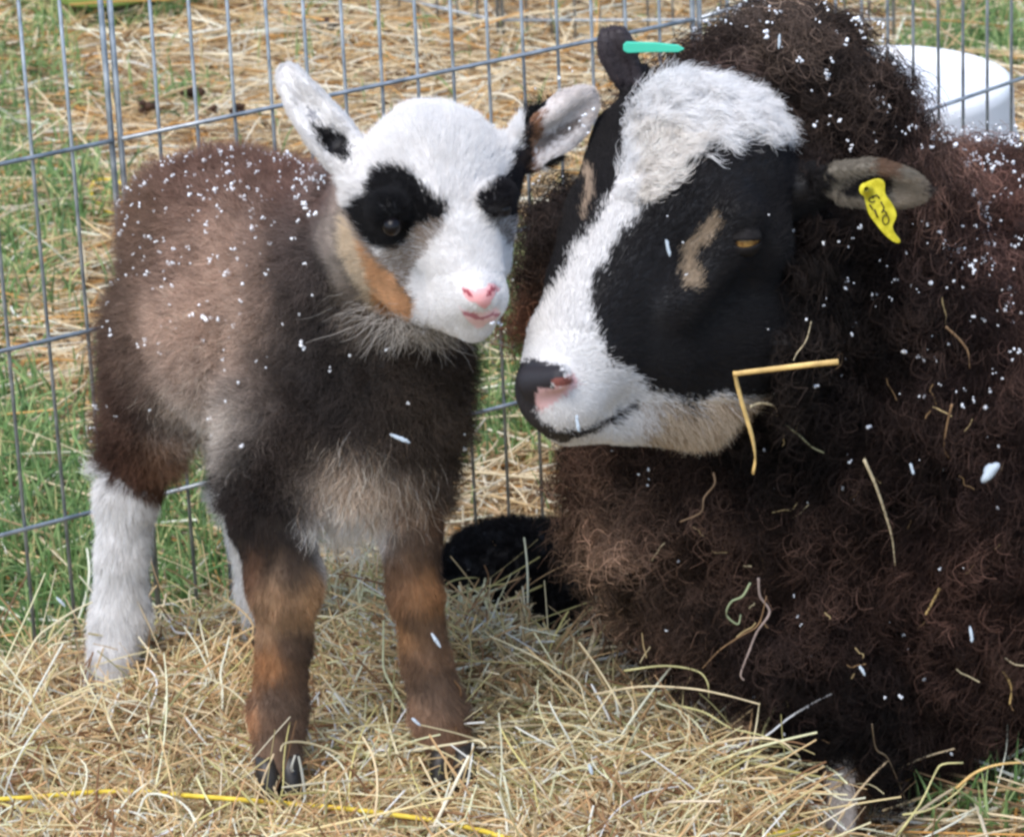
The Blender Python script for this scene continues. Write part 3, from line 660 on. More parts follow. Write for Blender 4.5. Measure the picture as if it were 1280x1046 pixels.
# beard of long pale hairs under the jaw
nb = 620; bx = rng.normal(520, 32, nb); by = 398+(bx-470)*.17+rng.normal(size=nb)*9; bp = np.stack([C3(a, b, -.128+rng.normal()*.012) for a, b in zip(bx, by)])
bn = np.tile(nrm(np.array([0., -.55, -.8])), (nb, 1)); bcb = np.stack([(bx-505)/90+rng.normal(size=nb)*.35, np.full(nb, .0), np.full(nb, -1.)], -1)
bc_ = np.where((rng.random(nb) < .7)[:, None], srgb(196, 190, 182)[None], srgb(120, 112, 104)[None])
grow('chin_tuft', bp, bn, bcb, .030, .18, bc_, M_FUR, LAMB, rad=.00014, K=6, curl=.002, freq=.5, cell=.009, clump=.45, jit=.28, seed=9)
def fringe(name, n, cx, cy, sx, sy, Y0, cols, L, comb, nrmv=(-.1, -.9, -.3)):
    a = rng.normal(cx, sx, n); b = rng.normal(cy, sy, n); ys = np.array([surf(LVV, p, q, 8.) or Y0 for p, q in zip(a, b)])
    bp = np.stack([C3(p, q, y_) for p, q, y_ in zip(a, b, ys)]); bn = np.tile(nrm(np.array(nrmv)), (n, 1)); cb = np.tile(np.array(comb, float), (n, 1))+rng.normal(size=(n, 3))*.3
    cc = np.stack([srgb(*q) for q in cols])[rng.integers(0, len(cols), n)]
    grow(name, bp, bn, cb, L, .3, cc, M_FUR, LAMB, rad=.00015, K=7, curl=.0022, freq=.7, cell=.011, clump=.55, jit=.3, seed=int(cx))
LVV = V
fringe('chest_fringe', 1500, 455, 585, 34, 26, .0, [(206, 188, 168), (226, 214, 200), (176, 150, 126)], .028, (.1, 0, -1))
fringe('chest_fringe', 1600, 432, 642, 22, 16, .0, [(244, 238, 232), (236, 226, 214)], .020, (.1, 0, -1))
fringe('belly_fringe', 900, 228, 490, 26, 22, .15, [(200, 182, 164), (170, 150, 132), (224, 208, 192)], .019, (-.5, 0, -1))
fringe('belly_fringe', 700, 262, 520, 20, 14, .15, [(240, 230, 220), (226, 212, 198)], .013, (.1, 0, -1))
# eyes
M_EYE_D = principled('lamb_eye', (.006, .005, .006), .3, .25)
for (x, y, Y, r) in ((490, 283, -.1665, 11.5), (630, 262, -.154, 9)):
    v, f = uvball(C3(x, y, Y), np.full(3, pr(r, Y)), nu=24, nv=16); mesh_obj('eye', v, f, M_EYE_D, LAMB)
# hooves: two claws each
def hoof(fx, fy, Y, yaw=0, s=1., parent=None, nm='hoof'):
    c = C3(fx, fy, Y); V = []
    for sg in (-1, 1):
        u = np.array([math.cos(yaw), math.sin(yaw), 0]); fwd = np.array([math.sin(yaw), -math.cos(yaw), 0])
        b = c+u*sg*.0075*s
        ring = []
        for k, (h, rx, ry, of) in enumerate(((-.010, .0085, .013, .006), (.0, .0082, .0125, .004), (.008, .0076, .011, .001), (.016, .0065, .0085, -.002))):
            for j in range(14):
                a = 6.283*j/14; q = b+u*math.cos(a)*rx*s+fwd*(math.sin(a)*ry+of)*s; ring.append(q+np.array([0, 0, h*s]))
        Fc = []
        for k in range(3):
            for j in range(14): Fc.append((k*14+j, k*14+(j+1) % 14, (k+1)*14+(j+1) % 14, (k+1)*14+j))
        Fc += [tuple(range(14))[::-1], tuple(42+j for j in range(14))]; V.append((ring, Fc))
    v, f = merge(V); return mesh_obj(nm, v, f, M_HOOF, parent)
hoof(349, 972, -.030, .15, 1.15, LAMB); hoof(568, 958, -.020, -.25, 1.15, LAMB); hoof(132, 860, .175, .2, .9, LAMB); hoof(330, 786, .23, .1, .9, LAMB)

# ------------------------------------------------------------------ ewe
fd = Field(axis_grid(-.02, .72, -.01, .16, .006, .0022), axis_grid(-.30, .78, -.28, -.08, .006, .0022), axis_grid(-.04, .72, .27, .50, .006, .0024))
add(fd, [
    ('b', 1060, 490, .10, 225, .05), ('b', 1215, 480, .17, 268, .05), ('b', 1190, 640, .16, 268, .05), ('b', 910, 630, .06, 134, .05), ('b', 970, 730, .06, 145, .04), ('b', 1108, 830, .10, 128, .04),
    ('b', 1440, 520, .38, 300, .05), ('b', 1600, 540, .58, 300, .05), ('b', 876, 592, .07, 132, .04),
    ('c', 985, 110, .06, 86, 1040, 260, .06, 130, .04), ('b', 905, 130, .03, 62, .03), ('c', 960, 300, .03, 120, 1040, 420, .06, 170, .04), ('b', 722, 300, .10, 50, .02), ('b', 700, 380, .12, 40, .02),
    # front legs
    ('c', 965, 850, .03, 56, 962, 950, .01, 34, .02), ('c', 962, 950, .01, 33, 968, 1070, .0, 26, .01),
    ('c', 1055, 870, -.01, 62, 1050, 975, -.035, 36, .02), ('c', 1050, 975, -.035, 34, 1052, 1080, -.04, 26, .01),
    ('c', 1130, 900, .20, 70, 1135, 1010, .20, 52, .03), ('c', 1420, 700, .55, 90, 1430, 900, .55, 30, .02),
])
# head
add(fd, [
    ('b', 885, 235, -.065, 98, .02), ('b', 868, 280, -.075, 100, .02), ('c', 840, 160, -.05, 62, 900, 180, -.04, 70, .02), ('b', 905, 360, -.065, 92, .02), ('c', 905, 430, -.07, 78, 850, 470, -.095, 66, .02),
    ('c', 822, 270, -.085, 88, 728, 430, -.150, 62, .02), ('c', 728, 440, -.150, 64, 700, 482, -.168, 54, .015), ('b', 704, 492, -.172, 52, .01), ('c', 712, 522, -.155, 33, 860, 500, -.10, 52, .018),
    ('c', 775, 172, -.04, 34, 750, 280, -.085, 36, .02), ('c', 748, 280, -.085, 34, 716, 350, -.125, 22, .02), ('c', 840, 400, -.10, 74, 900, 400, -.08, 78, .03), ('b', 800, 440, -.125, 58, .03), ('b', 925, 272, -.128, 26, .015), ('b', 948, 305, -.105, 34, .02), ('c', 905, 320, -.135, 18, 850, 380, -.145, 22, .02),
    ('c', 1000, 235, -.055, 36, 1035, 227, -.083, 15, .015), ('c', 806, 138, -.03, 28, 794, 106, -.032, 12, .012),
    ('c', 668, 476, -.190, 22, 700, 472, -.205, 16, .008),
])
for a in (('-', 690, 480, -.228, 5, 712, 478, -.224, 6.5, .004), ('-', 712, 478, -.224, 6.5, 716, 470, -.222, 3, .004), ('-', 652, 478, -.205, 4, 656, 484, -.205, 4, .004),
          ('-', 664, 524, -.205, 3.5, 692, 538, -.205, 3.5, .003), ('-', 692, 538, -.205, 3.5, 745, 528, -.195, 3.5, .003), ('-', 745, 528, -.195, 3.5, 792, 502, -.178, 2.5, .003), ('-', 680, 500, -.225, 2, 676, 520, -.215, 2, .003)): add(fd, [a])
ear_shell(fd, [(1026, 230, -.085, 13), (1056, 226, -.103, 23), (1092, 226, -.113, 27), (1128, 233, -.113, 21), (1152, 240, -.112, 9)], .0030, .004, (-.1, -.98, -.1))
ear_shell(fd, [(795, 112, -.035, 9), (785, 88, -.035, 19), (772, 62, -.035, 20), (765, 42, -.035, 13)], .004, .004, (-.2, -.9, .3))
V, Q = fd.surface(); V = smooth_mesh(V, Q, 2, .5)
sk = Skin(V, Q); ppx, ppy = proj(V)
P_EHEAD = [(735, 125), (748, 20), (790, 15), (800, 80), (870, 75), (960, 88), (1000, 140), (1000, 205), (1080, 190), (1180, 215), (1185, 255), (1120, 262), (1010, 262), (985, 330), (975, 420), (965, 560), (850, 575), (640, 570), (620, 460), (690, 330), (712, 230), (725, 160)]
def ewe_head(P, px, py):
    px = px+np.where(px > 930, 16*vnoise(P/.014, 93)+8*vnoise(P/.006, 94), 0)*((py < 185) | (py > 275))
    return inside(px, py, P_EHEAD) & (P[:, 1] < np.where(px < 790, .0, -.03)) & ~((py > 470) & (P[:, 1] > -.06))
hd = ewe_head(V, ppx, ppy)
fl = (~hd & (ppy < 930)).astype(float); V = V+sk.N*(fl*(.015*fbm(V/.05, 90)+.017*fbm(V/.024, 95)))[:, None]
sk = Skin(V, Q)
EWE = empty('ewe', np.array([.26, .0, 0])); tag(EWE, 'adult black and white faced ewe with dark brown fleece and a yellow ear tag', 'sheep')
P_BLAZE = [(786, 152), (800, 122), (822, 100), (860, 84), (930, 86), (972, 108), (990, 142), (965, 164), (925, 174), (885, 186), (860, 200), (838, 226), (815, 252), (784, 282), (760, 314), (744, 348), (738, 380), (748, 425), (768, 458), (805, 482), (850, 500), (905, 492), (960, 500), (965, 560), (880, 580), (800, 580), (760, 560), (640, 570), (620, 470), (655, 412), (695, 358), (722, 310), (746, 276), (762, 244), (780, 208), (780, 180)]
P_TAN = [(893, 266), (898, 283), (884, 304), (870, 318), (863, 332), (876, 342), (874, 360), (856, 364), (846, 345), (848, 318), (864, 298), (880, 280)]
P_TAN2 = [(730, 208), (738, 214), (741, 238), (736, 262), (730, 284), (727, 266), (731, 244)]
P_ENOSE = [(640, 456), (668, 450), (698, 457), (707, 466), (702, 476), (690, 483), (676, 490), (671, 500), (668, 512), (678, 528), (700, 540), (744, 532), (792, 500), (795, 504), (746, 540), (700, 551), (676, 545), (650, 524), (640, 495)]
P_EPINK = [(672, 486), (690, 486), (716, 466), (722, 478), (708, 492), (690, 506), (676, 512), (668, 502)]
P_UNDER = [(830, 505), (905, 498), (970, 508), (965, 570), (850, 590), (800, 560)]
EB, EDK, EBR = srgb(26, 23, 23), srgb(38, 30, 28), srgb(62, 46, 40)
ESEED = [
    (980, 40, 70, srgb(62, 52, 48)), (940, 20, 40, srgb(86, 74, 66)), (1060, 20, 40, srgb(60, 48, 44)), (890, 70, 50, srgb(56, 44, 42)), (1050, 110, 60, srgb(40, 32, 30)), (1100, 180, 50, srgb(52, 40, 38)), (1180, 180, 60, srgb(88, 66, 60)), (1250, 170, 60, srgb(94, 72, 66)), (1230, 240, 60, srgb(74, 48, 42)), (1160, 300, 60, srgb(50, 37, 36)), (1260, 330, 60, srgb(70, 50, 48)),
    (1040, 320, 60, EDK), (1010, 400, 60, srgb(34, 28, 27)), (1100, 400, 60, srgb(42, 32, 30)), (1220, 430, 70, srgb(56, 40, 37)), (1000, 520, 60, srgb(32, 26, 26)), (1120, 540, 80, srgb(44, 32, 30)), (1250, 560, 70, srgb(46, 33, 31)),
    (720, 590, 45, srgb(88, 64, 52)), (790, 580, 40, srgb(60, 44, 38)), (780, 650, 45, srgb(110, 88, 74)), (730, 650, 35, srgb(96, 70, 56)), (850, 640, 50, srgb(66, 48, 40)), (760, 710, 40, srgb(92, 74, 60)), (830, 730, 50, srgb(64, 48, 40)), (950, 640, 60, srgb(48, 35, 31)), (1020, 700, 70, srgb(48, 34, 30)), (1180, 700, 70, srgb(54, 37, 33)),
    (860, 820, 50, srgb(44, 33, 29)), (950, 800, 60, srgb(38, 28, 26)), (1070, 820, 70, srgb(38, 27, 25)), (1180, 860, 70, srgb(42, 29, 26)), (1060, 930, 50, srgb(26, 20, 20)), (1160, 980, 50, srgb(38, 29, 27)), (1260, 820, 60, srgb(50, 36, 32)),
    (690, 280, 50, srgb(44, 36, 34)), (670, 370, 30, srgb(92, 62, 48)), (960, 960, 30, srgb(122, 98, 74)), (1000, 1010, 20, srgb(70, 48, 36)), (940, 900, 20, srgb(110, 92, 74)),
]
def ewe_colour(P):
    px, py = proj(P); hx, hy = warp(P, 3, .007, 3)
    col = blend(*warp(P, 16, .03, 5), ESEED)
    hd = ewe_head(P, px, py); col[hd] = srgb(24, 22, 23)
    z = hd & (px < 1010) & (py > 78)
    edge = warp(P, 7, .010, 8); jx = rng.normal(size=len(P))*4.; edge = (edge[0]+jx, edge[1]+rng.normal(size=len(P))*4.); hx = hx+jx*.6; hy = hy+jx*.4
    bl = z & inside(edge[0], edge[1], P_BLAZE) & ~((px < 790) & (py < 112)); col[bl] = W*np.where(py[bl] > 250, .86, 1.02)[:, None]  # white raised on the crown against self-shadow, lowered on the muzzle against overexposure
    cr = bl & (px > 790) & (px < 870) & (py > 165) & (py < 260); col[cr] = col[cr]*.5+srgb(232, 222, 208)*.5
    un = z & inside(edge[0], edge[1], P_UNDER); col[un] = srgb(208, 192, 170)
    for p, c in ((P_TAN, srgb(150, 132, 110)), (P_TAN2, srgb(170, 150, 130))): col[z & inside(hx, hy, p)] = c
    col[z & inside(hx, hy, P_ENOSE)] = srgb(34, 32, 36); col[z & inside(hx, hy, P_EPINK)] = srgb(196, 160, 156)
    e = hd & (px > 1010)
    inner = inside(hx, hy, [(1046, 236), (1062, 224), (1084, 218), (1106, 220), (1114, 234), (1104, 246), (1076, 250), (1052, 246)])
    t = srgb(116, 108, 95)[None]+0*P; col[e] = t[e]; col[e & (hx+8*vnoise(P/.006, 92) < 1036)] = srgb(26, 23, 23); col[e & (hx > 1112) & (hy > 222)] = srgb(132, 120, 104); col[e & inner] = srgb(20, 17, 17); col[e & (hx > 1154)] = srgb(60, 52, 48); col[e & (hx > 1090) & (hx < 1120) & (hy < 222)] = srgb(104, 80, 62)
    e2 = hd & (px < 800) & (py < 112); col[e2] = srgb(60, 53, 56)
    lg = ~hd & (py > 945) & (px > 1000) & (px < 1085) & (P[:, 1] < .1); col[lg] = srgb(96, 70, 50); lg &= (px > 1034+5*vnoise(P/.01, 97)) & (px < 1068); col[lg] = srgb(222, 212, 204)
    lg = ~hd & (py > 905) & (px < 1000) & (P[:, 1] < .12); col[lg] = srgb(120, 96, 74); lg &= (px < 945); col[lg] = srgb(186, 174, 160)
    return col, hd, bl, px, py
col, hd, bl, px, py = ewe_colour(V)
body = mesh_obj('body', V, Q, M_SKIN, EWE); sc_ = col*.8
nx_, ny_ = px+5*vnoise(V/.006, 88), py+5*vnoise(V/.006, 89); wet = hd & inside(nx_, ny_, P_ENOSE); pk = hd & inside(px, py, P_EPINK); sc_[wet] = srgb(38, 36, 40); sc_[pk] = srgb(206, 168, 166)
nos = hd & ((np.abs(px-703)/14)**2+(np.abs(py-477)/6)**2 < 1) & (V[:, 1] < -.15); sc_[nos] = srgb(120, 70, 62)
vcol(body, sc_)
# fleece in curly locks
P, N = sk.sample(400000); c, hd, bl, px, py = ewe_colour(P)
leg = ~hd & (py > 925) & (px < 1085) & (P[:, 1] < .12)
m = ~hd & ~leg; Pm, Nm, cm = P[m], N[m], c[m]; pm, qm = px[m], py[m]
comb = np.stack([np.full(m.sum(), .25), np.full(m.sum(), .0), np.full(m.sum(), -1.)], -1)+vnoise3(Pm/.03, 66)*.9
tuft = np.exp(-((pm-985)**2+(qm-60)**2)/90**2); comb[:, 2] += tuft*1.6
Lw = .029*(1+.4*vnoise(Pm/.02, 67))*(1-.3*np.exp(-((pm-960)**2+(qm-230)**2)/90**2))
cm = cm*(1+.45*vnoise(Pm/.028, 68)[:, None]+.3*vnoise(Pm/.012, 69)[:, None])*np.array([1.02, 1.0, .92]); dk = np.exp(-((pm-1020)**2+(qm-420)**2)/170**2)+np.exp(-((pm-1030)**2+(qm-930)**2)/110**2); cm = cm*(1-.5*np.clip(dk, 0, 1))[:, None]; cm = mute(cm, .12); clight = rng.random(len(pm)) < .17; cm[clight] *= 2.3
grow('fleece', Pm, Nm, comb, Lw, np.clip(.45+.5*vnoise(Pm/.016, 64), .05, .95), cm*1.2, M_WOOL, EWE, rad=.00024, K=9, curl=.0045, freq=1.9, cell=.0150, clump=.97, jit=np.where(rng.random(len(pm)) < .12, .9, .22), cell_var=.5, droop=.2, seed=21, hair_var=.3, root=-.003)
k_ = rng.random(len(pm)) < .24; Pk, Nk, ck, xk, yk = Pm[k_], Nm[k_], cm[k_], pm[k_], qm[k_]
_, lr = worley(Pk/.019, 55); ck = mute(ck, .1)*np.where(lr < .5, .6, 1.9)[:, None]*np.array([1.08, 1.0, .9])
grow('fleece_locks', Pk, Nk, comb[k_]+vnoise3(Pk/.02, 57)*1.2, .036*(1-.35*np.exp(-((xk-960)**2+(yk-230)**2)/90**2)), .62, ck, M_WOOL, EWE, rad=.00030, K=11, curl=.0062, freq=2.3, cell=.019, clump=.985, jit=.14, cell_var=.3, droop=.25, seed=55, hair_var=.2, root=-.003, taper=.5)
grow('leg_hair', P[leg], N[leg], np.tile([0, 0, -1.], (leg.sum(), 1)), .010, .2, c[leg], M_FUR, EWE, rad=.0002, K=4, cell=.006, clump=.2, jit=.15, seed=22)
# face
P, N = sk.sample(330000, lambda C: np.where(C[:, 1] < .0, 1., 0.)); c, hd, bl, px, py = ewe_colour(P)
nx_, ny_ = px+5*vnoise(P/.006, 88)+rng.normal(size=len(P))*2.5, py+5*vnoise(P/.006, 89)+rng.normal(size=len(P))*2.5
m = hd & ~((inside(nx_, ny_, P_ENOSE) & (px < 712)) | (inside(nx_, ny_, P_EPINK))); P, N, c, bl, px, py = P[m], N[m], c[m], bl[m], px[m], py[m]
NT = C3(690, 480, -.22); comb = nrm(P-NT)+vnoise3(P/.02, 71)*.3
top = bl & (py < 255) & (px > 760); comb[top] = np.array([1., .15, -.05])+vnoise3(P[top]/.018, 73)*.45+np.stack([0*px[top], 0*px[top], -.15*np.clip((px[top]-900)/90, 0, 1)], -1)
und = (py > 500) & (px > 790); comb[und] = np.array([.6, 0, -1.])+rng.normal(size=(und.sum(), 3))*.25; ub = und & (px > 800) & (rng.random(len(px)) < .3); c[ub] = srgb(150, 128, 104)
kt = np.clip((262-py)/60, 0, 1)*top
Lf = .0066+.012*kt+.019*und*np.clip((px-790)/70, 0, 1)*rng.uniform(.3, 1, len(px))+.003*(px > 970); ear = (px > 1015) | ((px < 800) & (py < 112)); Lf = np.where(ear, np.where(px < 900, .0032, .0055), Lf); Lf = np.where((px < 760) & (py > 420), .0038, Lf)
ee = ear & (px > 1000); comb[ee] = np.array([1., 0, -.1])
grow('face_hair', P, N, comb, Lf, np.where(kt > .2, .28, .2), c*np.where((c.max(1) < .06), rng.uniform(.55, 1.9, len(c)), 1.)[:, None], M_FACE, EWE, rad=np.where(kt > .2, .00018, .00017), K=5, curl=.0026*kt, freq=.8, cell=.009, clump=.04+.55*kt, jit=.07+.25*kt, root=-.0008, cell_var=.04, seed=23, hair_var=.12)
# eye: amber iris with a dark slot under heavy lids
M_AMBER = noisy(principled('amber_iris', (.45, .25, .05), .12, .6), srgb(100, 64, 32), srgb(150, 116, 64), 300, 3)
M_PUPIL = principled('pupil', (.008, .008, .01), .08, .6)
ye = surf(V, 931, 298); e0 = C3(931, 299, ye+.0068)
v, f = uvball(e0, np.full(3, .0105), nu=32, nv=20); eye = mesh_obj('eye', v, f, M_AMBER, EWE)
vw = nrm(CP-e0); rr = nrm(np.cross(vw, [0, 0, -1.])); uu = np.cross(vw, rr)
if uu[2] < 0: uu = -uu
v, f = uvball(e0+vw*.0085+uu*.0016, np.array([.0066, .0028, .0026]), np.array([rr, uu, vw]), 18, 10); mesh_obj('pupil', v, f, M_PUPIL, EWE)
M_LID = noisy(principled('dark_eyelid', (.01, .009, .009), .8, .1), (.008, .007, .007), (.02, .018, .018), 200, 3)
def lid(sgn, cover):
    V_ = []; R_ = .0116; n1, n2 = 20, 8
    for i in range(n1+1):
        a = -1.25+2.5*i/n1
        for j in range(n2+1):
            b = cover+(1.5-cover)*j/n2; e_ = cover if sgn > 0 else .12+(cover-.12)*math.cos(a*1.22); b = e_+(1.5-e_)*j/n2
            V_.append(e0+R_*(math.sin(a)*math.cos(b)*rr+math.sin(b)*uu*sgn+math.cos(a)*math.cos(b)*vw))
    F_ = [(i*(n2+1)+j, (i+1)*(n2+1)+j, (i+1)*(n2+1)+j+1, i*(n2+1)+j+1) for i in range(n1) for j in range(n2)]
    return V_, F_
for s_, c_, nm in ((1, -.10, 'upper_eyelid'), (-1, .54, 'lower_eyelid')):
    v, f = lid(s_, c_); o = mesh_obj(nm, v, f, M_LID, EWE); md = o.modifiers.new('thick', 'SOLIDIFY'); md.thickness = .0016; md.offset = 0
# ear tags
M_TAG = noisy(principled('yellow_tag', srgb(226, 214, 40), .4, .4), srgb(180, 168, 34), srgb(222, 210, 64), 160, 3)
M_INK = principled('tag_print', (.05, .04, .02), .6, .2)
def plate(outline, Y, th, mat, parent, nm, tilt=0., label=None):
    m_ = len(outline); x0 = outline[0][0]
    A_ = [C3(x, y, Y+tilt*(x-x0)) for x, y in outline]; off = np.array([0, th, 0])
    vv = A_+[p+off for p in A_]; ff = [tuple(range(m_))[::-1], tuple(range(m_, 2*m_))]+[(i, (i+1) % m_, m_+(i+1) % m_, m_+i) for i in range(m_)]
    o = mesh_obj(nm, vv, ff, mat, parent, False); md = o.modifiers.new('soft', 'BEVEL'); md.width = th*.3; md.segments = 2
    if label: o['label'] = label
    return o
yt = min(surf(V, 1095, 240) or -.12, surf(V, 1100, 225) or -.12)-.007
tag_ol = catmull([(1084, 228, 0), (1098, 224, 0), (1106, 229, 0), (1107, 243, 0), (1116, 256, 0), (1121, 270, 0), (1116, 283, 0), (1119, 292, 0), (1126, 302, 0), (1120, 304, 0), (1108, 296, 0), (1096, 282, 0), (1086, 268, 0), (1082, 254, 0), (1079, 242, 0), (1078, 234, 0)], 3)[:, :2]
plate([tuple(q) for q in tag_ol], yt, .0022, M_TAG, EWE, 'ear_tag', label='yellow plastic ear tag with dark worn printing')
et = bpy.data.objects['ear_tag']
bt = C3(1083, 237, yt-.002)
V_ = []
for r0_, r1_, z0, z1 in ((.0046, .0046, 0, .004),):
    ring = [(r*math.cos(a), r*math.sin(a), zz) for r, zz in ((.0018, -.001), (.0046, 0), (.0049, .001), (.0046, .006)) for a in np.linspace(0, 6.283, 20, endpoint=False)]
v = [bt+rr*p[0]+uu*p[1]-vw*p[2] for p in ring]; f = [(i*20+j, i*20+(j+1) % 20, (i+1)*20+(j+1) % 20, (i+1)*20+j) for i in range(3) for j in range(20)]+[tuple(range(20))]
o = mesh_obj('tag_button', v, f, M_TAG, None); o.parent = et; o.matrix_parent_inverse = Matrix.Identity(4); o.location = (0, 0, 0)
et.matrix_parent_inverse = Matrix.Translation(-Vector(EWE.location))
def mark(pts, r): return tube([C3(x, y, yt-.0004) for x, y in pts], r, 5)
ms = [mark([(1081+3.2*math.cos(a), 237+3.6*math.sin(a)) for a in np.linspace(0, 6, 10)], .0003)]
ms = [mark([(1090+4*math.cos(a), 250+3*math.sin(a)) for a in np.linspace(0.4, 5.4, 9)], .0005), mark([(1087, 256), (1091, 262)], .0006), mark([(1101, 252), (1105, 260), (1102, 266)], .0005), mark([(1093, 262), (1097, 272)], .0006), mark([(1107+4*math.cos(a), 275+6*math.sin(a)) for a in np.linspace(0, 6.2, 12)], .00045), mark([(1104, 262), (1109, 268)], .0005), mark([(1090, 246), (1096, 244), (1099, 248)], .0006)]
v, f = merge(ms); o = mesh_obj('tag_marking', v, f, M_INK, None); o.parent = et; o.matrix_parent_inverse = Matrix.Identity(4)
M_TEAL = principled('teal_tag', srgb(70, 190, 160), .4, .4)
yg = min(filter(None, [surf(V, 785, 62), surf(V, 800, 75), surf(V, 775, 60)]))-.006
o = plate([(779, 57), (783, 53), (820, 54), (848, 57), (856, 62), (848, 66), (815, 66), (784, 67), (779, 64)], yg, .0025, M_TEAL, EWE, 'ear_tag', tilt=-.0001, label='teal green strip tag in the far ear')
EV = V.copy()
# hooves just below the frame
hoof(969, 1078, -.005, .1, 1.4, EWE); hoof(1056, 1088, -.03, .1, 1.4, EWE)

# ------------------------------------------------------------------ black lamb lying behind the hay
fd = Field(np.arange(-.14, .26, .004), np.arange(.12, .52, .004), np.arange(-.05, .30, .004))
add(fd, [('c', 645, 742, .30, 92, 790, 765, .30, 104, .03), ('b', 610, 745, .29, 68, .03), ('c', 700, 800, .27, 52, 790, 820, .26, 52, .03), ('c', 770, 720, .31, 62, 830, 660, .33, 46, .02), ('c', 830, 655, .33, 46, 880, 690, .30, 28, .015), ('c', 840, 625, .33, 14, 862, 600, .33, 8, .01),
         ('c', 600, 780, .25, 34, 690, 800, .22, 24, .02), ('c', 760, 790, .24, 30, 840, 805, .21, 22, .02)])
V, Q = fd.surface(); V = smooth_mesh(V, Q, 2); sk = Skin(V, Q)
DL = empty('lamb', C3(700, 760, .3)*np.array([1, 1, 0])); tag(DL, 'black lamb lying down behind the hay, half hidden by the chest of the ewe', 'lamb')
o = mesh_obj('body', V, Q, M_SKIN, DL); vcol(o, np.tile(srgb(20, 18, 18), (len(V), 1)))
P, N = sk.sample(70000); n = len(P)
grow('wool_coat', P, N, np.tile([-.4, 0., -1.], (n, 1)), .010, .4, np.tile(srgb(20, 18, 19), (n, 1)), M_WOOL, DL, rad=.0002, K=5, curl=.0016, freq=1.5, cell=.006, clump=.6, jit=.35, seed=31)

# ------------------------------------------------------------------ stalks caught in the fleece
def onto(px, py, off=.02):
    y = surf(EV, px, py, 9.) ; y = .0 if y is None else y; return C3(px, py, y-off-.005)
def stalk(pts, r, col, label, off=.02, flat=1., grp=None, n=6):
    q = np.array([onto(a, b, off) for a, b in pts])
    t_ = np.linspace(0, 1, len(q)); ft = np.polyval(np.polyfit(t_, q[:, 1], 1), t_); ft = ft-max(0, float((ft-q[:, 1]).max())); q = np.array([C3(a, b, y_) for (a, b), y_ in zip(pts, ft)])
    q = catmull(q, n) if len(pts) > 2 and n > 1 else q
    R_ = np.full(len(q), r)*(1-.3*np.linspace(0, 1, len(q)))
    v, f = tube(q, R_, 7, flat=.45); m_ = noisy(principled('stalk_straw', col, .55, .35), col*.7, np.clip(col*1.15, 0, .9), 90, 4)
    return tag(mesh_obj('straw_stalk', v, f, m_), label, 'straw', grp)
GS = 'stray stalks caught in the fleece'
yl, pale, brn = srgb(224, 188, 120), srgb(228, 208, 168), srgb(150, 118, 86)
stalk([(1048, 452), (1010, 456), (960, 462), (921, 467), (919, 470), (928, 505), (940, 545), (944, 572), (941, 592)], .0021, yl, 'thick yellow straw bent at a right angle under the cheek of the ewe', .030, grp=GS, n=3)
stalk([(1046, 446), (1052, 442), (1052, 454), (1044, 462)], .0006, brn, 'thin brown curl of hay at the right end of the bent yellow straw', .031, grp=GS)
stalk([(1014, 402), (1008, 425), (996, 442), (992, 450)], .0007, pale, 'thin pale twig standing above the bent yellow straw', .030, grp=GS)
stalk([(1080, 574), (1094, 605), (1106, 640), (1115, 672), (1119, 706)], .0014, pale, 'long pale straw stuck upright in the middle of the brown fleece', .026, grp=GS)
stalk([(1175, 735), (1166, 752), (1157, 768)], .0015, yl, 'short yellow straw in the fleece right of the long pale straw', .026, grp=GS)
stalk([(938, 508), (952, 504), (968, 508), (972, 520), (964, 516)], .0009, pale, 'small pale curl of hay at the edge of the jaw fringe', .030, grp=GS)
stalk([(892, 590), (893, 605), (880, 622), (876, 640), (850, 652)], .0008, brn, 'curly brown hay stem on the chest under the jaw', .026, grp=GS)
stalk([(1244, 826), (1256, 842), (1264, 860), (1262, 880)], .0011, yl, 'curved yellow straw low on the fleece near the right edge', .026, grp=GS)
stalk([(1182, 408), (1200, 425), (1210, 440), (1212, 460)], .0010, brn, 'brown bent stem in the fleece below the ear tag', .026, grp=GS)
stalk([(1190, 505), (1184, 530), (1180, 560), (1186, 572)], .0009, brn, 'faint brown stem in the fleece above the long pale straw', .026, grp=GS)
stalk([(980, 530), (1000, 545), (1014, 558), (1030, 566)], .0008, srgb(150, 146, 112), 'greenish hay stem right of the bent yellow straw', .028, grp=GS)
stalk([(938, 728), (928, 745), (914, 752), (908, 768), (922, 780), (926, 768)], .0009, srgb(160, 170, 130), 'green knotted hay stem on the lower chest of the ewe', .028, grp=GS)
stalk([(948, 722), (950, 745), (962, 765), (946, 790), (936, 815), (926, 842), (930, 850)], .0010, srgb(170, 150, 140), 'grey twisted hay stem hanging beside the green knot', .028, grp=GS)
stalk([(958, 745), (948, 780), (925, 795), (900, 812), (878, 835)], .0007, brn, 'thin brown hay stem crossing under the green knot', .030, grp=GS)
stalk([(1090, 905), (1095, 935), (1108, 945), (1118, 965), (1132, 1000)], .0008, srgb(130, 112, 90), 'dull stem trailing down the lowest fleece over the forelegs', .028, grp=GS)
stalk([(1256, 822), (1268, 830), (1284, 832)], .0008, pale, 'small pale wisp at the right edge above the curved yellow straw', .028, grp=GS)
def free(pts, r, col, label, n=6):
    q = catmull([C3(*p) for p in pts], n); v, f = tube(q, np.full(len(q), r)*(1-.4*np.linspace(0, 1, len(q))), 7, flat=.5)
    m_ = noisy(principled('hay_stem', col, .55, .35), col*.75, np.clip(col*1.1, 0, .9), 90, 4); tag(mesh_obj('hay_stem', v, f, m_), label, 'hay stem', 'single stems arching off the hay pile')
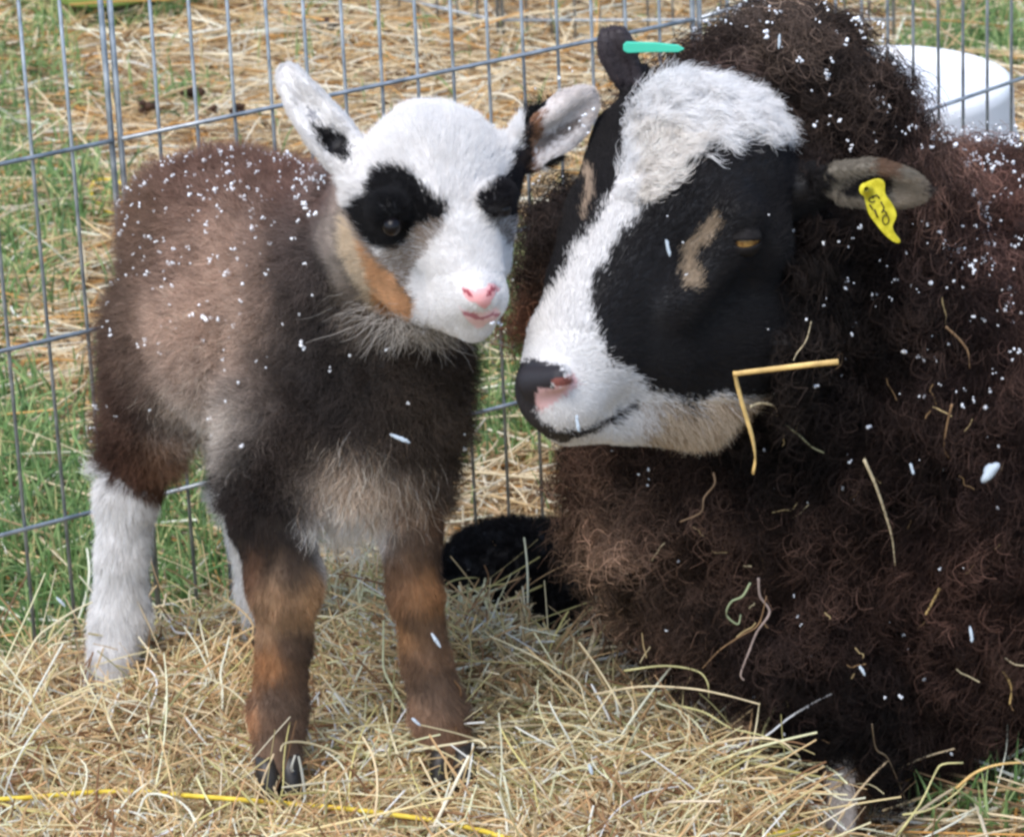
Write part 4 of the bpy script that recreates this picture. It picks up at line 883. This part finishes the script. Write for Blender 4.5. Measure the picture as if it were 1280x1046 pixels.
hg = srgb(206, 198, 140)
free([(780, 838, -.02), (830, 832, -.03), (870, 838, -.04), (884, 852, -.045), (886, 872, -.045)], .0009, hg, 'green tinted stem arching from the hay to below the ewe chest')
free([(740, 868, .0), (800, 858, -.03), (860, 860, -.05), (905, 868, -.06), (950, 880, -.07)], .0010, pale, 'pale stem pointing from the hay pile toward the dark fleece')
free([(840, 880, -.03), (880, 890, -.05), (915, 910, -.06), (962, 922, -.07), (1000, 946, -.08)], .0009, hg, 'stem ending nearest the white foreleg of the ewe')
free([(860, 940, -.04), (900, 928, -.06), (935, 922, -.07), (975, 926, -.08), (998, 944, -.08)], .0012, pale, 'thick pale stem bending down above the brown foreleg')
free([(1120, 1046, -.10), (1150, 1005, -.10), (1168, 968, -.09), (1178, 955, -.09), (1204, 953, -.09)], .0011, hg, 'long kinked stem in front of the lowest fleece at bottom right', 3)
free([(1128, 1018, -.10), (1160, 1012, -.10), (1190, 995, -.09), (1208, 978, -.09)], .0009, hg, 'short stem crossing the long kinked stem at bottom right')
free([(1195, 985, -.05), (1220, 965, -.05), (1250, 955, -.05), (1290, 952, -.05)], .0014, yl, 'yellow stem over the grass at the right edge')

hb = [onto(a_, b_, rng.uniform(.016, .024)) for a_, b_ in zip(rng.uniform(700, 1270, 66), rng.uniform(300, 900, 66)) if a_+b_ > 1480]
hb = np.array(hb); nb = len(hb); dd = nrm(rng.normal(size=(nb, 3))*np.array([1, .25, 1])); Lb = rng.uniform(.005, .022, nb); bb = nrm(np.cross(dd, [0, 1., 0]))
Pb = np.stack([hb+dd*(Lb*t)[:, None]+bb*(rng.normal(size=(nb, 1))*.12)*(Lb*t*t)[:, None] for t in np.linspace(0, 1, 5)], 1)
tag(curves_obj('hay_bits', Pb, np.repeat(rng.uniform(.0002, .0006, nb)[:, None], 5, 1), pick([(190, 166, 120, 3), (140, 112, 80, 3), (216, 200, 160, 1)], nb), M_HAY), 'tiny bits of hay worked into the dark fleece of the ewe', None, None, 'stuff')
# ------------------------------------------------------------------ snow
def flakes(name, pts, label, smin, smax, parent=None):
    vs = []
    for p in pts:
        k = rng.integers(1, 5); s = rng.uniform(smin, smax)*(1.6 if rng.random() < .15 else 1)
        for _ in range(k):
            qa = nrm(rng.normal(size=3)); qb = nrm(np.cross(qa, rng.normal(size=3))); vs.append(uvball(p+rng.normal(size=3)*s*.55, s*rng.uniform(.4, 1.0, 3), np.array([qa, qb, np.cross(qa, qb)]), nu=6, nv=4))
    v, f = merge(vs); return tag(mesh_obj(name, v, f, M_SNOW), label, None, None, 'stuff')
def scatter(Vs, Qs, n, wt, off):
    s_ = Skin(Vs, Qs); P, N = s_.sample(n*3, wt); k = rng.random(len(P)) < np.clip(.35+.9*N[:, 2], .12, 1); P, N = P[k][:n], N[k][:n]
    return P+N*off*rng.uniform(.75, 1.05, (len(P), 1))
lb = [o for o in LAMB.children if o.name == 'body'][0].data
def co(me): a = np.zeros(len(me.vertices)*3, np.float32); me.vertices.foreach_get('co', a); return a.reshape(-1, 3).astype(float)
LV = co(lb); LQ = np.zeros(len(lb.polygons)*4, np.int32); lb.polygons.foreach_get('vertices', LQ); LQ = LQ.reshape(-1, 4)
def wl(C):
    a, b = proj(C); f = nrm(CP-C); return ((C[:, 1] > -.06) & (b < 560)) * np.exp(-np.clip(b-330, 0, None)/150)
flakes('snow', scatter(LV, LQ, 520, wl, .0145), 'small white snow flecks lying on the brown coat of the standing lamb', .0006, .0016)
flakes('snow', scatter(LV, LQ, 14, lambda C: ((C[:, 1] < -.12) & (C[:, 2] < .5) & (C[:, 2] > .425)).astype(float), .006), 'few snow flecks melting on the face of the lamb', .0006, .0012)
EQ = Q
eb = [o for o in EWE.children if o.name.startswith('body')][0].data
EQ = np.zeros(len(eb.polygons)*4, np.int32); eb.polygons.foreach_get('vertices', EQ); EQ = EQ.reshape(-1, 4)
def we(C):
    a, b = proj(C); h = inside(a, b, P_EHEAD); return np.where(h, 0., 1.)*np.exp(-np.clip(b-180, 0, None)/210)*(1+1.2*np.clip((a-1050)/150, 0, 1))*(a < 1330)
flakes('snow', scatter(EV, EQ, 1500, we, .031), 'white snow flecks caught on the dark fleece of the ewe', .0005, .0014)
def wf(C):
    a, b = proj(C); h = inside(a, b, P_EHEAD); return (h & (a > 780) & (b > 270)).astype(float)
flakes('snow', scatter(EV, EQ, 30, wf, .004), 'few tiny snow flecks on the black cheek of the ewe', .0005, .0010)
n = 260; x = rng.uniform(-.5, .25, n); y = rng.uniform(-.16, .3, n)
flakes('snow', np.stack([x, y, hay_h(x, y)+.012], -1), 'scattered snow flecks lying on the hay', .0006, .0018)
M_FLAKE = principled('falling_snow', (.62, .70, .76), .7, .2); M_FLAKE.node_tree.nodes['Principled BSDF'].inputs['Alpha'].default_value = .5
def flake(px, py, Y, s, st, ang, label):
    c = C3(px, py, Y); a = nrm(RT*math.cos(ang)+UP*math.sin(ang)); b = nrm(np.cross(a, FW)); V_ = []
    V_.append(uvball(c, np.array([s*st*.75, s*.42, s*.42]), np.array([a, b, np.cross(a, b)]), 12, 9))
    for i in range(5):
        t = rng.uniform(-.5, .5); V_.append(uvball(c+a*t*s*st+rng.normal(size=3)*s*.12, s*rng.uniform(.25, .4)*np.array([1.6, 1, 1]), np.array([a, b, np.cross(a, b)]), 8, 6))
    v, f = merge(V_); tag(mesh_obj('snowflake', v, f, M_FLAKE), label, 'snowflake', 'snowflakes falling in front of the animals')
for q in ((1238, 590, -.5, .0075, 1.3, .9, 'largest falling snowflake, in front of the ewe flank at right'), (545, 800, -.2, .0032, 2.6, -1.0, 'falling snowflake in front of the right foreleg of the lamb'), (835, 310, -.32, .0026, 3., -1.35, 'falling snowflake in front of the tan mark beside the ewe eye'),
          (722, 530, -.3, .0028, 2.6, -1.4, 'falling snowflake before the chin of the ewe'), (1214, 792, -.3, .0028, 2.6, -1.4, 'falling snowflake before the low right fleece'), (1078, 838, -.3, .0024, 2.2, -1.1, 'falling snowflake before the dark fleece above the forelegs'),
          (500, 548, -.25, .0034, 3., -.4, 'falling snowflake in front of the chest of the lamb'), (1140, 586, -.3, .0022, 2.4, -1.2, 'falling snowflake right of the long pale straw'), (520, 902, -.2, .0026, 2.2, -.7, 'falling snowflake beside the right front hoof of the lamb'), (76, 752, .1, .003, 2.4, -.8, 'falling snowflake left of the white hind leg'), (738, 960, -.2, .0032, 1.6, -1.2, 'falling snowflake in front of the hay between lamb and ewe'), (974, 52, -.1, .0024, 3., 1.5, 'falling snowflake before the fleece on top of the ewe head')):
    flake(*q)
